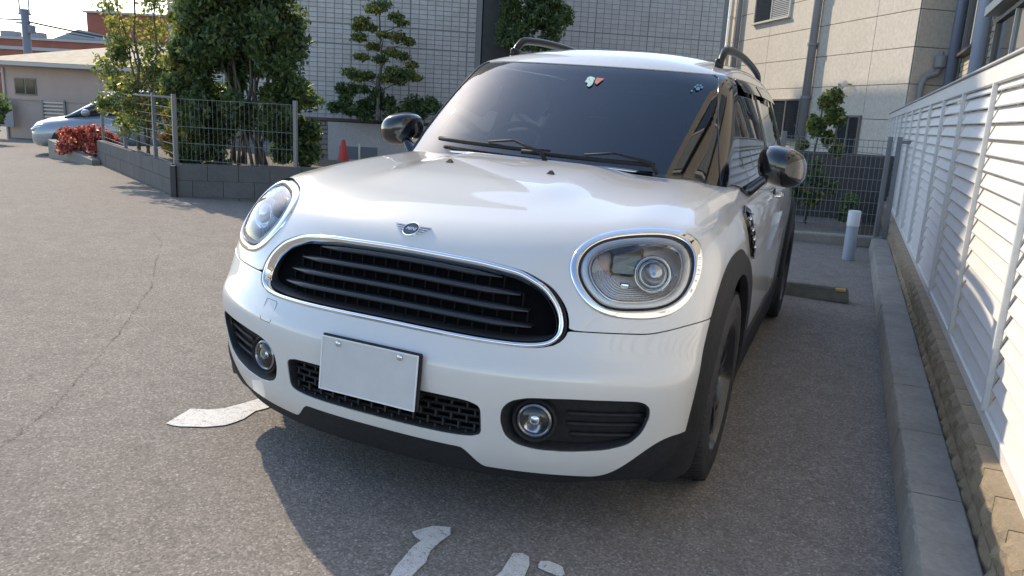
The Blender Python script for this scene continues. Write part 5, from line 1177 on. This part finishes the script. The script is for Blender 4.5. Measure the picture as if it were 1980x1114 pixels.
m = MB(); m.box((1.5, .3, .62), (3.4, .06, 1.16), ch=.004); m.box((1.2, .28, 1.20), (4.0, .10, .04)); V_ = np.concatenate(m.V); tag(m.build('boundary_wall', simple('pink_wall', (.42, .34, .30), .85, var=.08, scale=2), None, loc=(-21.85, 14.05, -.4), rot=(0, 0, AE)), 'pinkish boundary wall in front of the bungalow', 'wall')
lf = thing('slat_fence', 'short horizontal slat fence in front of the pink bungalow', 'fence', (-21.85, 14.05, -.4), AE)
for k in range(6): m = MB(); m.box((1.17, .22, .62+.105*k), (.60, .03, .05), ch=.004); m.build('slat', simple('pale_slat', (.62, .56, .48), .6) if k == 0 else bpy.data.materials['pale_slat'], lf)
m = MB(); m.box((.85, .22, .6), (.04, .05, 1.2)); m.box((1.50, .22, .62), (.05, .05, 1.25)); m.build('fence_post', ALU, lf)
bk = thing('brick_block', 'red brick building with pale bands and a rooftop box in the distance', 'building', (-48.4, 31.9, -1.5), AE); zz0 = 1.5
BRED = simple('red_brick', (.33, .115, .075), .85, var=.16, scale=1.2); BAND = simple('pale_band', (.45, .43, .42), .7); ROOFG = simple('grey_roof', (.28, .31, .33), .6)
m = MB(); m.box((4, 5, zz0+1.2), (24, 10, 5.6)); m.build('wall', BRED, bk); 
for z_, h_ in ((4.02, .14), (3.42, .2), (1.95, .10), (2.05, .03)): m = MB(); m.box((4, -.04, zz0+z_), (24.1, .16, h_)); m.build('band', BAND, bk)
m = MB(); m.box((9.6, 3.0, zz0+4.9), (8.4, 5, 1.8)); m.build('roof_box', BRED, bk); m = MB(); m.box((9.6, 3.0, zz0+5.85), (8.7, 5.3, .12)); m.build('roof_edge', BAND, bk)
m = MB(); m.prism([(3.2, zz0+4.05), (5.0, zz0+4.75), (9.0, zz0+4.05)], 'y', .2, 3.0); m.build('roof', ROOFG, bk)
m = MB(); 
for x_, w_q in ((-1.6, 1.2), (.4, .9), (1.9, 1.1)): m.box((x_, .8, zz0+4.25), (w_q, .8, .42), ch=.03)
m.build('roof_plant', ROOFG, bk)
m = MB(); m.box((3.4, -.1, zz0+3.0), (1.2, .2, .42)); m.build('window', PANE, bk)
m = MB(); m.tube([(5.9, 2.0, zz0+5.8), (5.9, 2.0, zz0+6.9)], .04, 6); m.tube([(5.3, 2, zz0+6.6), (6.6, 2, zz0+6.5)], .03, 6); m.box((6.1, 2, zz0+6.0), (.7, .5, .4), ch=.1); m.build('antenna', PIPE, bk)
up = thing('utility_pole', 'grey utility pole with crossarms and two thin rods', 'pole', (-32.9, 22.7, -1.0), AE); PM = simple('pole_grey', (.20, .21, .24), .7)
m = MB(); m.tube([(0, 0, 0), (0, 0, 5.45)], [.19, .16], 12); m.build('pole_shaft', PM, up, True)
m = MB(); m.box((0, 0, 5.25), (.55, .08, .07)); m.box((-.1, 0, 4.85), (.6, .07, .06)); m.build('crossarm', PM, up)
m = MB(); m.lathe([(.16, 0), (.17, .3), (.12, .34), (0, .35)], (.24, 0, 4.45), 12); m.build('transformer', PM, up, auto=40)
for x_ in (-.22, .20): m = MB(); m.tube([(x_, 0, 5.2), (x_, 0, 9)], .035, 6); m.build('rod', simple('rod_white', (.45, .46, .48), .5) if x_ < 0 else bpy.data.materials['rod_white'], up)
for (e0, z0_, e1, z1_, r_, sag) in ((-9, 5.2, 0, 5.0, .035, .3), (0, 4.95, 9, 3.9, .04, .35), (-9, 4.5, 0, 4.9, .02, .2), (0, 4.8, 3, 4.4, .02, .1)):
    t = np.linspace(0, 1, 24); m = MB(); m.tube(np.stack([e0+(e1-e0)*t, 0*t, z0_+(z1_-z0_)*t-sag*4*t*(1-t)*.3], 1), r_, 5); w_o = m.build('cable', simple('cable_black', (.05, .05, .06), .7) if 'cable_black' not in bpy.data.materials else bpy.data.materials['cable_black'], up)
# ---------------------------------------------------------------- parked silver hatchback in the lane
sc_ = thing('parked_car', 'silver hatchback parked by the lane, mostly hidden behind the red shrub', 'car', W(-14.75, 9.65), AE+.42)
SILV = simple('silver_paint', (.33, .37, .40), .3, metal=.3, coat=1)
def section(x, w, z0, z1, e=3.2, n=24):
    a = np.arange(n)*2*np.pi/n; return np.stack([0*a+x, np.sign(np.cos(a))*np.abs(np.cos(a))**(2/e)*w, (z0+z1)/2+np.sign(np.sin(a))*np.abs(np.sin(a))**(2/e)*(z1-z0)/2], 1)
m = MB(); m.loft([section(x, w, a, b) for x, w, a, b in ((0, .45, .30, .52), (.03, .62, .22, .62), (.12, .76, .17, .70), (.35, .83, .16, .78), (.8, .85, .16, .86), (1.3, .85, .16, .92), (2.4, .85, .16, .94), (3.3, .84, .17, .96), (3.8, .80, .2, .94), (3.95, .7, .3, .8))], cap0=True, cap1=True); fix_normals(m.build('body', SILV, sc_, True, auto=70))
m = MB(); m.loft([section(x, w, a, b, 3) for x, w, a, b in ((.62, .6, .78, .82), (1.0, .70, .8, 1.05), (1.5, .70, .8, 1.34), (2.0, .68, .8, 1.42), (2.9, .68, .8, 1.42), (3.5, .66, .8, 1.30), (3.85, .6, .8, .95))], cap0=True, cap1=True); fix_normals(m.build('cabin_glass', GLOSSB, sc_, True, auto=70))
m = MB(); m.loft([section(x, w, a, b, 3) for x, w, a, b in ((1.55, .60, 1.28, 1.375), (2.0, .66, 1.3, 1.44), (2.9, .66, 1.3, 1.445), (3.4, .6, 1.25, 1.36))], cap0=True, cap1=True); fix_normals(m.build('roof', SILV, sc_, True, auto=70))
for x_ in (.68, 3.2):
    for s_ in (-1, 1):
        m = MB(); m.lathe([(.19, -.1), (.285, -.1), (.30, -.06), (.30, .06), (.285, .1), (.19, .1)], (x_, s_*.78, .30), 28, np.array([[1, 0, 0], [0, 0, 1], [0, -1, 0]])); w_o = m.build('wheel', RUBBER, sc_, auto=40)
        m = MB(); m.lathe([(.19, .05), (.18, .085), (.05, .07), (0, .07)], (x_, s_*.78, .30), 20, np.array([[1, 0, 0], [0, 0, s_], [0, -s_, 0]])); m.build('rim', CHROME2, w_o, auto=40)
m = MB(); m.loft([section(x, w, a, b, 2.2, 16)+[0, -.60, 0] for x, w, a, b in ((.02, .08, .50, .56), (.12, .14, .52, .64), (.42, .12, .62, .72))], cap0=True, cap1=True); fix_normals(m.build('headlight', LENS if False else CHROME2, sc_, True))
m = MB(); m.box((1.05, -.93, .92), (.16, .16, .13), ch=.04); m.build('door_mirror', SILV, sc_, auto=50)
